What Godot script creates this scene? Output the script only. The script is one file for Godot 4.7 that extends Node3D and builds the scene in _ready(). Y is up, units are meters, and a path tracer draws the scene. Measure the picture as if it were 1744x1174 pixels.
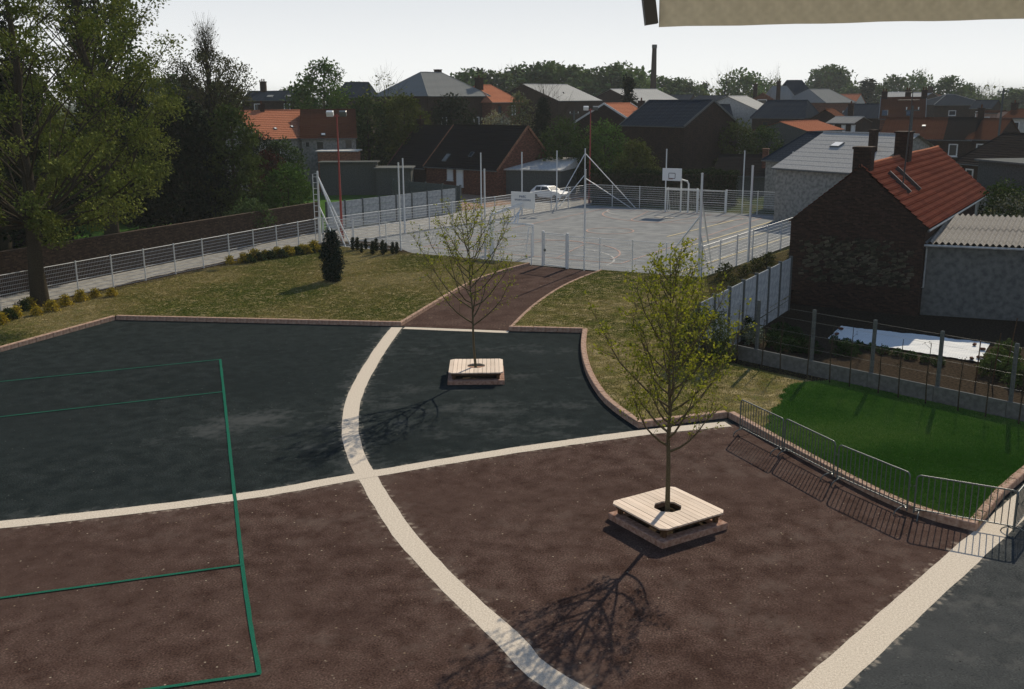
extends Node3D
# A school playground seen from an upper window: coloured tarmac, two young trees in bench
# boxes, a fenced sports court, gardens and the village roofs beyond. Units are metres.

var rng := RandomNumberGenerator.new()
var M := {}
var taken := {}

# ------------------------------------------------------------------ mesh builder
class MB:
	var v := PackedVector3Array()
	var n := PackedVector3Array()
	var u := PackedVector2Array()
	var c := PackedColorArray()
	var ix := PackedInt32Array()
	var col := Color(1, 1, 1)
	func vert(p: Vector3, nn: Vector3, uv: Vector2) -> int:
		v.append(p); n.append(nn); u.append(uv); c.append(col)
		return v.size() - 1
	# a, b, c, d run counter-clockwise seen from outside; uv in metres
	func quad(a: Vector3, b: Vector3, cc: Vector3, d: Vector3) -> void:
		var nn := (b - a).cross(d - a)
		if nn.length_squared() < 1e-12:
			nn = (cc - a).cross(d - a)
		nn = nn.normalized()
		var ex := (b - a).normalized()
		var ey := nn.cross(ex)
		var i := v.size()
		for p in [a, b, cc, d]:
			v.append(p); n.append(nn); c.append(col)
			u.append(Vector2((p - a).dot(ex), -(p - a).dot(ey)))
		ix.append_array(PackedInt32Array([i, i + 2, i + 1, i, i + 3, i + 2]))
	func quadn(a: Vector3, b: Vector3, cc: Vector3, d: Vector3, na: Vector3, nb: Vector3, nc: Vector3, nd: Vector3) -> void:
		var i := v.size()
		var w := a.distance_to(b)
		var h := a.distance_to(d)
		v.append(a); v.append(b); v.append(cc); v.append(d)
		n.append(na); n.append(nb); n.append(nc); n.append(nd)
		u.append(Vector2(0, 0)); u.append(Vector2(w, 0)); u.append(Vector2(w, -h)); u.append(Vector2(0, -h))
		for k in 4: c.append(col)
		ix.append_array(PackedInt32Array([i, i + 2, i + 1, i, i + 3, i + 2]))
	func tri(a: Vector3, b: Vector3, cc: Vector3) -> void:
		var nn := (b - a).cross(cc - a).normalized()
		var ex := (b - a).normalized()
		var ey := nn.cross(ex)
		var i := v.size()
		for p in [a, b, cc]:
			v.append(p); n.append(nn); c.append(col)
			u.append(Vector2((p - a).dot(ex), -(p - a).dot(ey)))
		ix.append_array(PackedInt32Array([i, i + 2, i + 1]))
	# oriented box: centre, half extents along the basis
	func obox(o: Vector3, x: Vector3, y: Vector3, z: Vector3) -> void:
		quad(o - x - y + z, o + x - y + z, o + x + y + z, o - x + y + z)
		quad(o + x - y - z, o - x - y - z, o - x + y - z, o + x + y - z)
		quad(o + x - y + z, o + x - y - z, o + x + y - z, o + x + y + z)
		quad(o - x - y - z, o - x - y + z, o - x + y + z, o - x + y - z)
		quad(o - x + y + z, o + x + y + z, o + x + y - z, o - x + y - z)
		quad(o - x - y - z, o + x - y - z, o + x - y + z, o - x - y + z)
	func box(o: Vector3, s: Vector3) -> void:
		obox(o, Vector3(s.x / 2, 0, 0), Vector3(0, s.y / 2, 0), Vector3(0, 0, s.z / 2))
	# box with chamfered edges, ch = chamfer
	func cbox(o: Vector3, x: Vector3, y: Vector3, z: Vector3, ch: float) -> void:
		var lx := x.length()
		var ly := y.length()
		var lz := z.length()
		var X := x / lx
		var Y := y / ly
		var Z := z / lz
		var ax := X * (lx - ch)
		var ay := Y * (ly - ch)
		var az := Z * (lz - ch)
		quad(o - ax - ay + z, o + ax - ay + z, o + ax + ay + z, o - ax + ay + z)
		quad(o + ax - ay - z, o - ax - ay - z, o - ax + ay - z, o + ax + ay - z)
		quad(o + x - ay + az, o + x - ay - az, o + x + ay - az, o + x + ay + az)
		quad(o - x - ay - az, o - x - ay + az, o - x + ay + az, o - x + ay - az)
		quad(o - ax + y + az, o + ax + y + az, o + ax + y - az, o - ax + y - az)
		quad(o - ax - y - az, o + ax - y - az, o + ax - y + az, o - ax - y + az)
		for s in [-1.0, 1.0]:
			# edges along x
			edge(o - ax * s + y + az, o + ax * s + y + az, o + ax * s + ay + z, o - ax * s + ay + z, Y + Z)
			edge(o - ax * s + y - az, o + ax * s + y - az, o + ax * s + ay - z, o - ax * s + ay - z, Y - Z)
			break
		edge(o + x + ay - az, o + x + ay + az, o + ax + y + az, o + ax + y - az, X + Y)
		edge(o - x + ay - az, o - x + ay + az, o - ax + y + az, o - ax + y - az, Y - X)
		edge(o + x - ay + az, o + x + ay + az, o + ax + ay + z, o + ax - ay + z, X + Z)
		edge(o - x - ay + az, o - x + ay + az, o - ax + ay + z, o - ax - ay + z, Z - X)
		edge(o + x - ay - az, o + x + ay - az, o + ax + ay - z, o + ax - ay - z, X - Z)
		edge(o - x - ay - az, o - x + ay - az, o - ax + ay - z, o - ax - ay - z, -X - Z)
		for sx in [-1.0, 1.0]:
			for sz in [-1.0, 1.0]:
				var a: Vector3 = o + x * sx + ay + az * sz
				var b: Vector3 = o + ax * sx + y + az * sz
				var d: Vector3 = o + ax * sx + ay + z * sz
				if (b - a).cross(d - a).dot(X * sx + Y + Z * sz) > 0: tri(a, b, d)
				else: tri(a, d, b)
	func edge(a: Vector3, b: Vector3, cc: Vector3, d: Vector3, out: Vector3) -> void:
		if (b - a).cross(d - a).dot(out) > 0: quad(a, b, cc, d)
		else: quad(b, a, d, cc)
	func beam(p: Vector3, q: Vector3, w: float, h: float) -> void:
		var d := q - p
		var side := d.cross(Vector3.UP)
		if side.length() < 1e-4 * d.length(): side = Vector3.RIGHT * d.length()
		side = side.normalized()
		var up := side.cross(d).normalized()
		obox((p + q) / 2, d / 2, up * h / 2, -side * w / 2)
	func tube(pts: Array, radii: Array, sides := 6, cap := true) -> void:
		var m := pts.size()
		var base := v.size()
		var prev := Vector3.ZERO
		var run := 0.0
		for i in m:
			var p: Vector3 = pts[i]
			var t: Vector3
			if i == 0: t = pts[1] - p
			elif i == m - 1: t = p - pts[m - 2]
			else: t = pts[i + 1] - pts[i - 1]
			t = t.normalized()
			var a: Vector3
			if i == 0:
				a = t.cross(Vector3.UP)
				if a.length() < 0.05: a = t.cross(Vector3.RIGHT)
			else:
				a = prev - t * prev.dot(t)
				run += p.distance_to(pts[i - 1])
			a = a.normalized()
			prev = a
			var b := t.cross(a)
			for k in sides + 1:
				var g := TAU * k / sides
				var nn := a * cos(g) + b * sin(g)
				v.append(p + nn * radii[i]); n.append(nn); c.append(col)
				u.append(Vector2(g / TAU * 6.0 * radii[0], run))
		for i in m - 1:
			for k in sides:
				var q := base + i * (sides + 1) + k
				var r := q + sides + 1
				ix.append_array(PackedInt32Array([q, r + 1, q + 1, q, r, r + 1]))
		if cap and radii[m - 1] > 0.004:
			var q := base + (m - 1) * (sides + 1)
			var tt: Vector3 = (pts[m - 1] - pts[m - 2]).normalized()
			var i0 := vert(pts[m - 1], tt, Vector2.ZERO)
			var first := v.size()
			for k in sides + 1:
				v.append(v[q + k]); n.append(tt); c.append(col); u.append(Vector2.ZERO)
			for k in sides:
				ix.append_array(PackedInt32Array([i0, first + k + 1, first + k]))
	# a leaf: two triangles folded on the midrib
	func leaf(p: Vector3, d: Vector3, s: Vector3, len: float, wid: float, cc: Color) -> void:
		var nn := s.cross(d)
		var i := v.size()
		v.append(p); v.append(p + d * len * 0.5 + s * wid * 0.5 + nn * wid * 0.18)
		v.append(p + d * len); v.append(p + d * len * 0.5 - s * wid * 0.5 + nn * wid * 0.18)
		for k in 4:
			n.append(nn); c.append(cc); u.append(Vector2.ZERO)
		ix.append_array(PackedInt32Array([i, i + 2, i + 1, i, i + 3, i + 2]))
	# flat sheet on the ground, outline in world x and z, uv in metres
	func sheet(poly: PackedVector2Array, y: float, o := Vector2.ZERO, s := 1.0) -> void:
		var t := Geometry2D.triangulate_polygon(poly)
		if t.is_empty():
			push_error("sheet failed")
		var i := v.size()
		for p in poly:
			v.append(Vector3(p.x, y, p.y)); n.append(Vector3.UP); c.append(col)
			u.append((p - o) * s)
		for k in range(0, t.size(), 3):
			var a := poly[t[k]]
			var b := poly[t[k + 1]]
			var d := poly[t[k + 2]]
			if (b - a).cross(d - a) > 0: ix.append_array(PackedInt32Array([i + t[k], i + t[k + 1], i + t[k + 2]]))
			else: ix.append_array(PackedInt32Array([i + t[k], i + t[k + 2], i + t[k + 1]]))
	# upright prism over an outline in x and z
	func prism(pl: PackedVector2Array, y0: float, y1: float) -> void:
		var area := 0.0
		for i in pl.size(): area += pl[i].cross(pl[(i + 1) % pl.size()])
		if area > 0:
			pl = pl.duplicate()
			pl.reverse()
		sheet(pl, y1)
		for i in pl.size():
			var a := pl[i]
			var b := pl[(i + 1) % pl.size()]
			wallside(a, b, y0, y1)
	func wallside(a: Vector2, b: Vector2, y0: float, y1: float) -> void:
		var k := v.size()
		quad(Vector3(a.x, y0, a.y), Vector3(b.x, y0, b.y), Vector3(b.x, y1, b.y), Vector3(a.x, y1, a.y))
	func mesh() -> ArrayMesh:
		var a := []
		a.resize(Mesh.ARRAY_MAX)
		a[Mesh.ARRAY_VERTEX] = v; a[Mesh.ARRAY_NORMAL] = n; a[Mesh.ARRAY_TEX_UV] = u
		a[Mesh.ARRAY_COLOR] = c; a[Mesh.ARRAY_INDEX] = ix
		var am := ArrayMesh.new()
		am.add_surface_from_arrays(Mesh.PRIMITIVE_TRIANGLES, a)
		return am

func v2(p: Vector3) -> Vector2: return Vector2(p.x, p.z)
func v3(p: Vector2, y := 0.0) -> Vector3: return Vector3(p.x, y, p.y)
func poly(a: Array) -> PackedVector2Array:
	var o := PackedVector2Array()
	for p in a: o.append(v2(p) if p is Vector3 else p)
	return o

# ------------------------------------------------------------------ objects
func numbered(called: String) -> String:
	var k: int = taken.get(called, 0)
	taken[called] = k + 1
	return called if k == 0 else "%s_%03d" % [called, k]
func obj(called: String, m: Variant, mat: Material, parent: Node = self) -> MeshInstance3D:
	var o := MeshInstance3D.new()
	o.name = numbered(called) if parent == self else called
	o.mesh = m.mesh() if m is MB else m
	o.material_override = mat
	parent.add_child(o, true)
	return o
func tag(o: Node, label: String, category: String, group := "", kind := "") -> Node:
	if label: o.set_meta("label", label)
	if category: o.set_meta("category", category)
	if group: o.set_meta("group", group)
	if kind: o.set_meta("kind", kind)
	return o
func thing(called: String, label: String, category: String, at := Vector3.ZERO, turn := 0.0, group := "") -> Node3D:
	var o := Node3D.new()
	o.name = numbered(called)
	add_child(o)
	o.position = at
	o.rotation.y = turn
	tag(o, label, category, group)
	return o
func struct(called: String, m: MB, mat: Material) -> MeshInstance3D:
	var o := obj(called, m, mat)
	o.set_meta("kind", "structure")
	return o
func dup(o: Node3D, at: Vector3, turn: float, label: String, group := "") -> Node3D:
	var r: Node3D = o.duplicate()
	var stem := str(o.name)
	if stem.length() > 4 and stem.right(4).left(1) == "_" and stem.right(3).is_valid_int(): stem = stem.left(-4)
	r.name = numbered(stem)
	add_child(r)
	r.position = at
	r.rotation.y = turn
	r.set_meta("label", label)
	if group: r.set_meta("group", group)
	return r

# ------------------------------------------------------------------ materials (colours are linear)
func nth(i: int) -> String:
	return ["first", "second", "third", "fourth", "fifth", "sixth", "seventh", "eighth", "ninth", "tenth", "eleventh", "twelfth", "thirteenth", "fourteenth"][i]
func srgb(c: Color) -> Color: return c.linear_to_srgb()
func noise_bytes(seed_: int, size: int, freq: float, octaves := 4, kind := FastNoiseLite.TYPE_SIMPLEX_SMOOTH) -> PackedByteArray:
	var f := FastNoiseLite.new()
	f.seed = seed_; f.frequency = freq; f.fractal_octaves = octaves; f.noise_type = kind
	var im := f.get_seamless_image(size, size)
	im.convert(Image.FORMAT_L8)
	return im.get_data()
# colour texture that runs through a list of linear colours
func tone_image(cols: Array, seed_: int, size: int, freq: float, grain := 0.12, octaves := 5) -> Image:
	var a := noise_bytes(seed_, size, freq, octaves)
	var g := noise_bytes(seed_ + 7, size, 0.35, 2)
	var lut := PackedByteArray()
	var m := cols.size() - 1
	for i in 256:
		var t: float = clampf((i / 255.0 - 0.18) / 0.64, 0, 0.9999) * m
		var k := int(t)
		var c: Color = srgb((cols[k] as Color).lerp(cols[k + 1], t - k))
		lut.append(int(c.r * 255)); lut.append(int(c.g * 255)); lut.append(int(c.b * 255))
	var out := PackedByteArray()
	out.resize(size * size * 3)
	for i in size * size:
		var k := a[i] * 3
		var w := 1.0 + (g[i] - 127) / 127.0 * grain
		out[i * 3] = mini(255, int(lut[k] * w))
		out[i * 3 + 1] = mini(255, int(lut[k + 1] * w))
		out[i * 3 + 2] = mini(255, int(lut[k + 2] * w))
	return Image.create_from_data(size, size, false, Image.FORMAT_RGB8, out)
func itex(im: Image) -> ImageTexture:
	im.generate_mipmaps()
	return ImageTexture.create_from_image(im)
func bump_tex(seed_: int, freq: float, strength: float, size := 256) -> ImageTexture:
	var im := Image.create_from_data(size, size, false, Image.FORMAT_L8, noise_bytes(seed_, size, freq, 4))
	im.convert(Image.FORMAT_RGBA8)
	im.bump_map_to_normal_map(strength)
	return itex(im)
func mat(cols: Array, metres: float, rough := 0.85, freq := 0.012, grain := 0.12, seed_ := 1, size := 512) -> StandardMaterial3D:
	var m := StandardMaterial3D.new()
	m.albedo_texture = itex(tone_image(cols, seed_, size, freq, grain))
	m.uv1_scale = Vector3.ONE / metres
	m.roughness = maxf(rough, 0.93)
	m.metallic_specular = 0.03
	return m
func plain(c: Color, rough := 0.6, metal := 0.0) -> StandardMaterial3D:
	var m := StandardMaterial3D.new()
	m.albedo_color = srgb(c)
	m.roughness = rough
	m.metallic = metal
	return m
func leafmat(back := 0.5) -> StandardMaterial3D:
	var m := StandardMaterial3D.new()
	m.vertex_color_use_as_albedo = true
	m.roughness = 0.85
	m.metallic_specular = 0.08
	m.backlight_enabled = true
	m.backlight = Color(back, back, back * 0.6)
	m.cull_mode = BaseMaterial3D.CULL_DISABLED
	return m
# bricks: courses of 75 mm, 220 mm long, in a 1.76 m tile
func brickmat(a: Color, b: Color, joint: Color, seed_: int) -> StandardMaterial3D:
	var r := RandomNumberGenerator.new()
	r.seed = seed_
	var s := 512
	var im := Image.create_empty(s, s, false, Image.FORMAT_RGB8)
	im.fill(srgb(joint))
	var rows := 24
	var cw := 64
	for j in rows:
		var y0 := int(j * s / float(rows))
		var y1 := int((j + 1) * s / float(rows)) - 3
		var off := 32 * (j % 2)
		for i in 9:
			var t := r.randf()
			var c := a.lerp(b, t * t if r.randf() < 0.7 else t)
			c = c * r.randf_range(0.75, 1.2)
			im.fill_rect(Rect2i(i * cw - off, y0, cw - 3, y1 - y0), srgb(Color(c.r, c.g, c.b)))
	var n := tone_image([Color(0.15, 0.15, 0.15), Color(0.9, 0.9, 0.9)], seed_, s, 0.02, 0.2)
	var d := im.get_data()
	var e := n.get_data()
	for i in d.size(): d[i] = int(d[i] * (0.7 + 0.35 * e[i] / 255.0))
	var m := StandardMaterial3D.new()
	m.albedo_texture = itex(Image.create_from_data(s, s, false, Image.FORMAT_RGB8, d))
	m.uv1_scale = Vector3.ONE / 1.8
	m.roughness = 0.95
	m.metallic_specular = 0.2
	return m
# soft-edged patch of scattered grains with alpha, used as dust on tarmac
func blotch(c: Color, size: int, seed_: int, strength: float, stretch := 1.0) -> Image:
	var a := noise_bytes(seed_, 128, 0.05, 5)
	var out := PackedByteArray()
	var h := int(size * stretch)
	out.resize(size * h * 4)
	var s := srgb(c)
	for y in h:
		for x in size:
			var dx := (x + 0.5) / size * 2 - 1
			var dy := (y + 0.5) / h * 2 - 1
			var w := clampf(1.0 - sqrt(dx * dx + dy * dy), 0, 1)
			var k := a[(y % 128) * 128 + (x % 128)] / 255.0
			var al := clampf((k + w * 0.7 - 0.62) * 2.2, 0, 1) * strength
			if w <= 0.0: al = 0.0
			al *= 0.6 + 0.8 * float((x * 7919 + y * 104729 + x * y * 31) % 97) / 97.0
			var i := (y * size + x) * 4
			out[i] = int(s.r * 255); out[i + 1] = int(s.g * 255); out[i + 2] = int(s.b * 255)
			out[i + 3] = int(clampf(al, 0, 1) * 255)
	return Image.create_from_data(size, h, false, Image.FORMAT_RGBA8, out)

# ------------------------------------------------------------------ scene
func _ready() -> void:
	rng.seed = 4711
	var cam := Camera3D.new()
	cam.name = "camera"
	cam.fov = 37.6874
	cam.near = 0.05
	cam.far = 4000.0
	cam.transform = Transform3D(Basis(Vector3(0.999986, -0.005087, 0.001242), Vector3(0.005236, 0.971444, -0.237213), Vector3(-0.000000, 0.237216, 0.971457)), Vector3(0.00, 10.00, 0.00))
	add_child(cam)
	cam.current = true

	var env := Environment.new()
	env.background_mode = Environment.BG_SKY
	var sm := ProceduralSkyMaterial.new()
	sm.sky_top_color = srgb(Color(0.11, 0.185, 0.33))
	sm.sky_horizon_color = srgb(Color(0.94, 0.945, 0.92))
	sm.sky_curve = 0.16
	sm.ground_horizon_color = srgb(Color(0.3, 0.3, 0.28))
	sm.ground_bottom_color = srgb(Color(0.08, 0.08, 0.07))
	sm.sun_angle_max = 12.0
	sm.use_debanding = false
	var sky := Sky.new()
	sky.sky_material = sm
	env.sky = sky
	env.tonemap_mode = Environment.TONE_MAPPER_LINEAR
	env.tonemap_exposure = 1.13
	env.sdfgi_enabled = true
	env.ssao_enabled = true
	env.ssil_enabled = true
	env.fog_enabled = true
	env.fog_density = 0.00024
	env.fog_light_color = Color(0.86, 0.88, 0.88)
	var we := WorldEnvironment.new()
	we.name = "world_environment"
	we.environment = env
	add_child(we)

	var sun := DirectionalLight3D.new()
	sun.name = "sun"
	sun.light_energy = 1.6
	sun.light_color = Color(1.0, 0.95, 0.86)
	sun.light_angular_distance = 0.5
	sun.shadow_enabled = true
	add_child(sun)
	var el := deg_to_rad(32.5)
	var az := deg_to_rad(-26.0)
	var down := Vector3(sin(az) * cos(el), -sin(el), cos(az) * cos(el))
	sun.look_at_from_position(Vector3(0, 40, 0), Vector3(0, 40, 0) + down, Vector3.UP)

	make_materials()
	build_ground()
	build_playground()
	build_court()
	build_boundaries()
	build_neighbour_house()
	build_village()
	build_trees()
	build_details()

func make_materials() -> void:
	M.tar = mat([Color(0.012, 0.016, 0.018), Color(0.019, 0.024, 0.026), Color(0.026, 0.031, 0.032)], 9.0, 0.82, 0.012, 0.25, 11)
	M.kerb = mat([Color(0.27, 0.17, 0.125), Color(0.36, 0.245, 0.185), Color(0.44, 0.325, 0.26)], 2.5, 0.9, 0.03, 0.15, 13)
	M.sand = mat([Color(0.46, 0.395, 0.32), Color(0.54, 0.475, 0.39), Color(0.6, 0.535, 0.45)], 4.0, 0.95, 0.12, 0.2, 14)
	M.green_paint = mat([Color(0.012, 0.085, 0.055), Color(0.02, 0.13, 0.085)], 1.5, 0.7, 0.08, 0.25, 15)
	M.dry_lawn = mat([Color(0.1, 0.105, 0.03), Color(0.155, 0.135, 0.05), Color(0.21, 0.17, 0.08), Color(0.27, 0.22, 0.12)], 13.0, 1.0, 0.011, 0.35, 16, 1024)
	M.fresh_lawn = mat([Color(0.035, 0.1, 0.018), Color(0.055, 0.14, 0.028), Color(0.085, 0.17, 0.045)], 7.0, 1.0, 0.02, 0.35, 17)
	M.garden_lawn = mat([Color(0.035, 0.075, 0.015), Color(0.06, 0.13, 0.025)], 9.0, 1.0, 0.02, 0.3, 18)
	M.terrain = mat([Color(0.03, 0.045, 0.018), Color(0.05, 0.06, 0.026), Color(0.07, 0.07, 0.035)], 60.0, 1.0, 0.02, 0.2, 19)
	M.soil = mat([Color(0.018, 0.014, 0.01), Color(0.035, 0.026, 0.018), Color(0.055, 0.042, 0.028)], 3.0, 1.0, 0.04, 0.35, 20)
	M.road = mat([Color(0.2, 0.19, 0.17), Color(0.26, 0.25, 0.23), Color(0.31, 0.3, 0.27)], 7.0, 0.95, 0.02, 0.15, 21)
	M.yard = mat([Color(0.2, 0.13, 0.09), Color(0.3, 0.21, 0.15)], 6.0, 0.95, 0.03, 0.2, 22)
	M.court = mat([Color(0.185, 0.19, 0.19), Color(0.215, 0.22, 0.22), Color(0.245, 0.25, 0.245)], 11.0, 0.75, 0.014, 0.14, 23)
	M.line_white = mat([Color(0.36, 0.36, 0.34), Color(0.5, 0.49, 0.46)], 2.0, 0.7, 0.06, 0.1, 24, 256)
	M.line_red = mat([Color(0.4, 0.27, 0.23), Color(0.46, 0.34, 0.29)], 2.0, 0.7, 0.06, 0.1, 25, 256)
	M.line_yellow = mat([Color(0.5, 0.42, 0.26), Color(0.6, 0.53, 0.36)], 2.0, 0.7, 0.06, 0.1, 26, 256)
	M.concrete = mat([Color(0.29, 0.31, 0.315), Color(0.36, 0.38, 0.385), Color(0.43, 0.45, 0.45)], 3.2, 0.95, 0.02, 0.12, 27)
	M.concrete_dark = mat([Color(0.1, 0.105, 0.1), Color(0.15, 0.155, 0.15)], 3.0, 0.95, 0.025, 0.12, 28)
	M.white_metal = plain(Color(0.62, 0.64, 0.64), 0.5)
	M.wire = plain(Color(0.66, 0.68, 0.68), 0.5)
	M.steel = plain(Color(0.085, 0.1, 0.098), 0.4)
	M.red_metal = plain(Color(0.26, 0.035, 0.025), 0.5)
	M.dark_metal = plain(Color(0.03, 0.03, 0.032), 0.5)
	M.white_board = plain(Color(0.72, 0.73, 0.72), 0.5)
	M.blue_print = plain(Color(0.02, 0.06, 0.16), 0.6)
	M.glass = plain(Color(0.02, 0.025, 0.03), 0.08)
	M.white_paint = mat([Color(0.55, 0.55, 0.53), Color(0.7, 0.7, 0.68)], 2.0, 0.75, 0.03, 0.06, 29, 256)
	M.brick_dark = brickmat(Color(0.028, 0.018, 0.014), Color(0.065, 0.035, 0.026), Color(0.05, 0.045, 0.036), 31)
	M.brick_red = brickmat(Color(0.1, 0.035, 0.022), Color(0.2, 0.075, 0.045), Color(0.16, 0.13, 0.1), 32)
	M.brick_orange = brickmat(Color(0.22, 0.085, 0.045), Color(0.36, 0.16, 0.09), Color(0.25, 0.2, 0.15), 33)
	M.render_grey = mat([Color(0.16, 0.16, 0.15), Color(0.24, 0.24, 0.22), Color(0.3, 0.29, 0.27)], 4.0, 0.95, 0.02, 0.1, 34)
	M.render_pale = mat([Color(0.36, 0.35, 0.32), Color(0.48, 0.47, 0.43)], 4.0, 0.95, 0.02, 0.08, 35)
	M.block_dark = mat([Color(0.07, 0.075, 0.07), Color(0.115, 0.12, 0.112)], 2.5, 0.95, 0.03, 0.12, 36)
	M.slate = mat([Color(0.014, 0.02, 0.03), Color(0.024, 0.033, 0.046), Color(0.04, 0.05, 0.062)], 3.5, 0.8, 0.03, 0.22, 41)
	M.slate_pale = mat([Color(0.16, 0.17, 0.165), Color(0.22, 0.225, 0.215), Color(0.28, 0.28, 0.265)], 3.5, 0.7, 0.05, 0.2, 42)
	M.fibre_pale = mat([Color(0.36, 0.36, 0.34), Color(0.45, 0.44, 0.41), Color(0.52, 0.51, 0.48)], 5.0, 0.85, 0.03, 0.12, 43)
	M.fibre_grey = mat([Color(0.28, 0.27, 0.25), Color(0.36, 0.35, 0.325), Color(0.43, 0.415, 0.385)], 4.0, 0.85, 0.04, 0.16, 44)
	M.tile_orange = mat([Color(0.24, 0.08, 0.04), Color(0.38, 0.145, 0.08), Color(0.5, 0.24, 0.15)], 3.0, 0.85, 0.05, 0.28, 45)
	M.tile_rust = mat([Color(0.06, 0.022, 0.012), Color(0.1, 0.038, 0.02), Color(0.145, 0.062, 0.036)], 3.0, 0.85, 0.05, 0.28, 46)
	M.tile_red = mat([Color(0.15, 0.04, 0.022), Color(0.25, 0.07, 0.039), Color(0.34, 0.125, 0.075)], 2.2, 0.75, 0.02, 0.2, 47)
	M.tile_dark = mat([Color(0.011, 0.009, 0.009), Color(0.018, 0.015, 0.014), Color(0.028, 0.022, 0.021)], 3.0, 0.85, 0.05, 0.28, 48)
	M.flint = mat([Color(0.03, 0.028, 0.02), Color(0.07, 0.062, 0.045), Color(0.14, 0.125, 0.09)], 2.4, 0.95, 0.06, 0.3, 49)
	M.bark = mat([Color(0.025, 0.02, 0.015), Color(0.05, 0.042, 0.03), Color(0.08, 0.07, 0.05)], 0.8, 0.95, 0.05, 0.25, 50, 256)
	M.young_bark = mat([Color(0.075, 0.062, 0.038), Color(0.14, 0.12, 0.075)], 0.6, 0.9, 0.05, 0.2, 51, 256)
	M.leaf = leafmat(0.5)
	M.needle = leafmat(0.12)
	M.fresh_leaf = leafmat(0.85)
	M.corrugated = mat([Color(0.17, 0.155, 0.135), Color(0.25, 0.235, 0.21), Color(0.36, 0.34, 0.31)], 1.8, 0.95, 0.03, 0.25, 40)
	M.brick_brown = brickmat(Color(0.05, 0.034, 0.024), Color(0.1, 0.065, 0.045), Color(0.075, 0.06, 0.045), 37)
	M.post_grey = mat([Color(0.075, 0.085, 0.085), Color(0.12, 0.13, 0.125)], 1.0, 0.95, 0.03, 0.12, 38, 256)
	M.block_wall = mat([Color(0.085, 0.092, 0.09), Color(0.12, 0.128, 0.124), Color(0.15, 0.155, 0.15)], 4.0, 0.95, 0.02, 0.12, 39)
	M.stones = leafmat(0.0)
	M.stones.backlight_enabled = false
	M.wood = []
	for k in 4:
		M.wood.append(wood_mat(60 + k, [1.0, 0.9, 1.1, 0.96][k]))
	M.wood_dark = mat([Color(0.06, 0.035, 0.02), Color(0.1, 0.06, 0.035)], 1.0, 0.85, 0.03, 0.2, 66, 256)
	M.stone_step = mat([Color(0.24, 0.14, 0.105), Color(0.31, 0.2, 0.155), Color(0.38, 0.26, 0.21)], 1.6, 0.9, 0.04, 0.2, 67, 256)

# planks: grain runs along u
func wood_mat(seed_: int, w: float) -> StandardMaterial3D:
	var s := 256
	var a := noise_bytes(seed_, s, 0.02, 4)
	var out := PackedByteArray()
	out.resize(s * s * 3)
	for y in s:
		for x in s:
			var k := a[((y * 7) % s) * s + (x / 3) % s] / 255.0
			var c := Color(0.5, 0.385, 0.29).lerp(Color(0.68, 0.56, 0.46), clampf((k - 0.2) / 0.6, 0, 1)) * w
			c = srgb(c)
			var i := (y * s + x) * 3
			out[i] = int(clampf(c.r, 0, 1) * 255); out[i + 1] = int(clampf(c.g, 0, 1) * 255); out[i + 2] = int(clampf(c.b, 0, 1) * 255)
	var m := StandardMaterial3D.new()
	m.albedo_texture = itex(Image.create_from_data(s, s, false, Image.FORMAT_RGB8, out))
	m.uv1_scale = Vector3(0.5, 2.0, 1)
	m.roughness = 0.8
	return m

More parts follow.
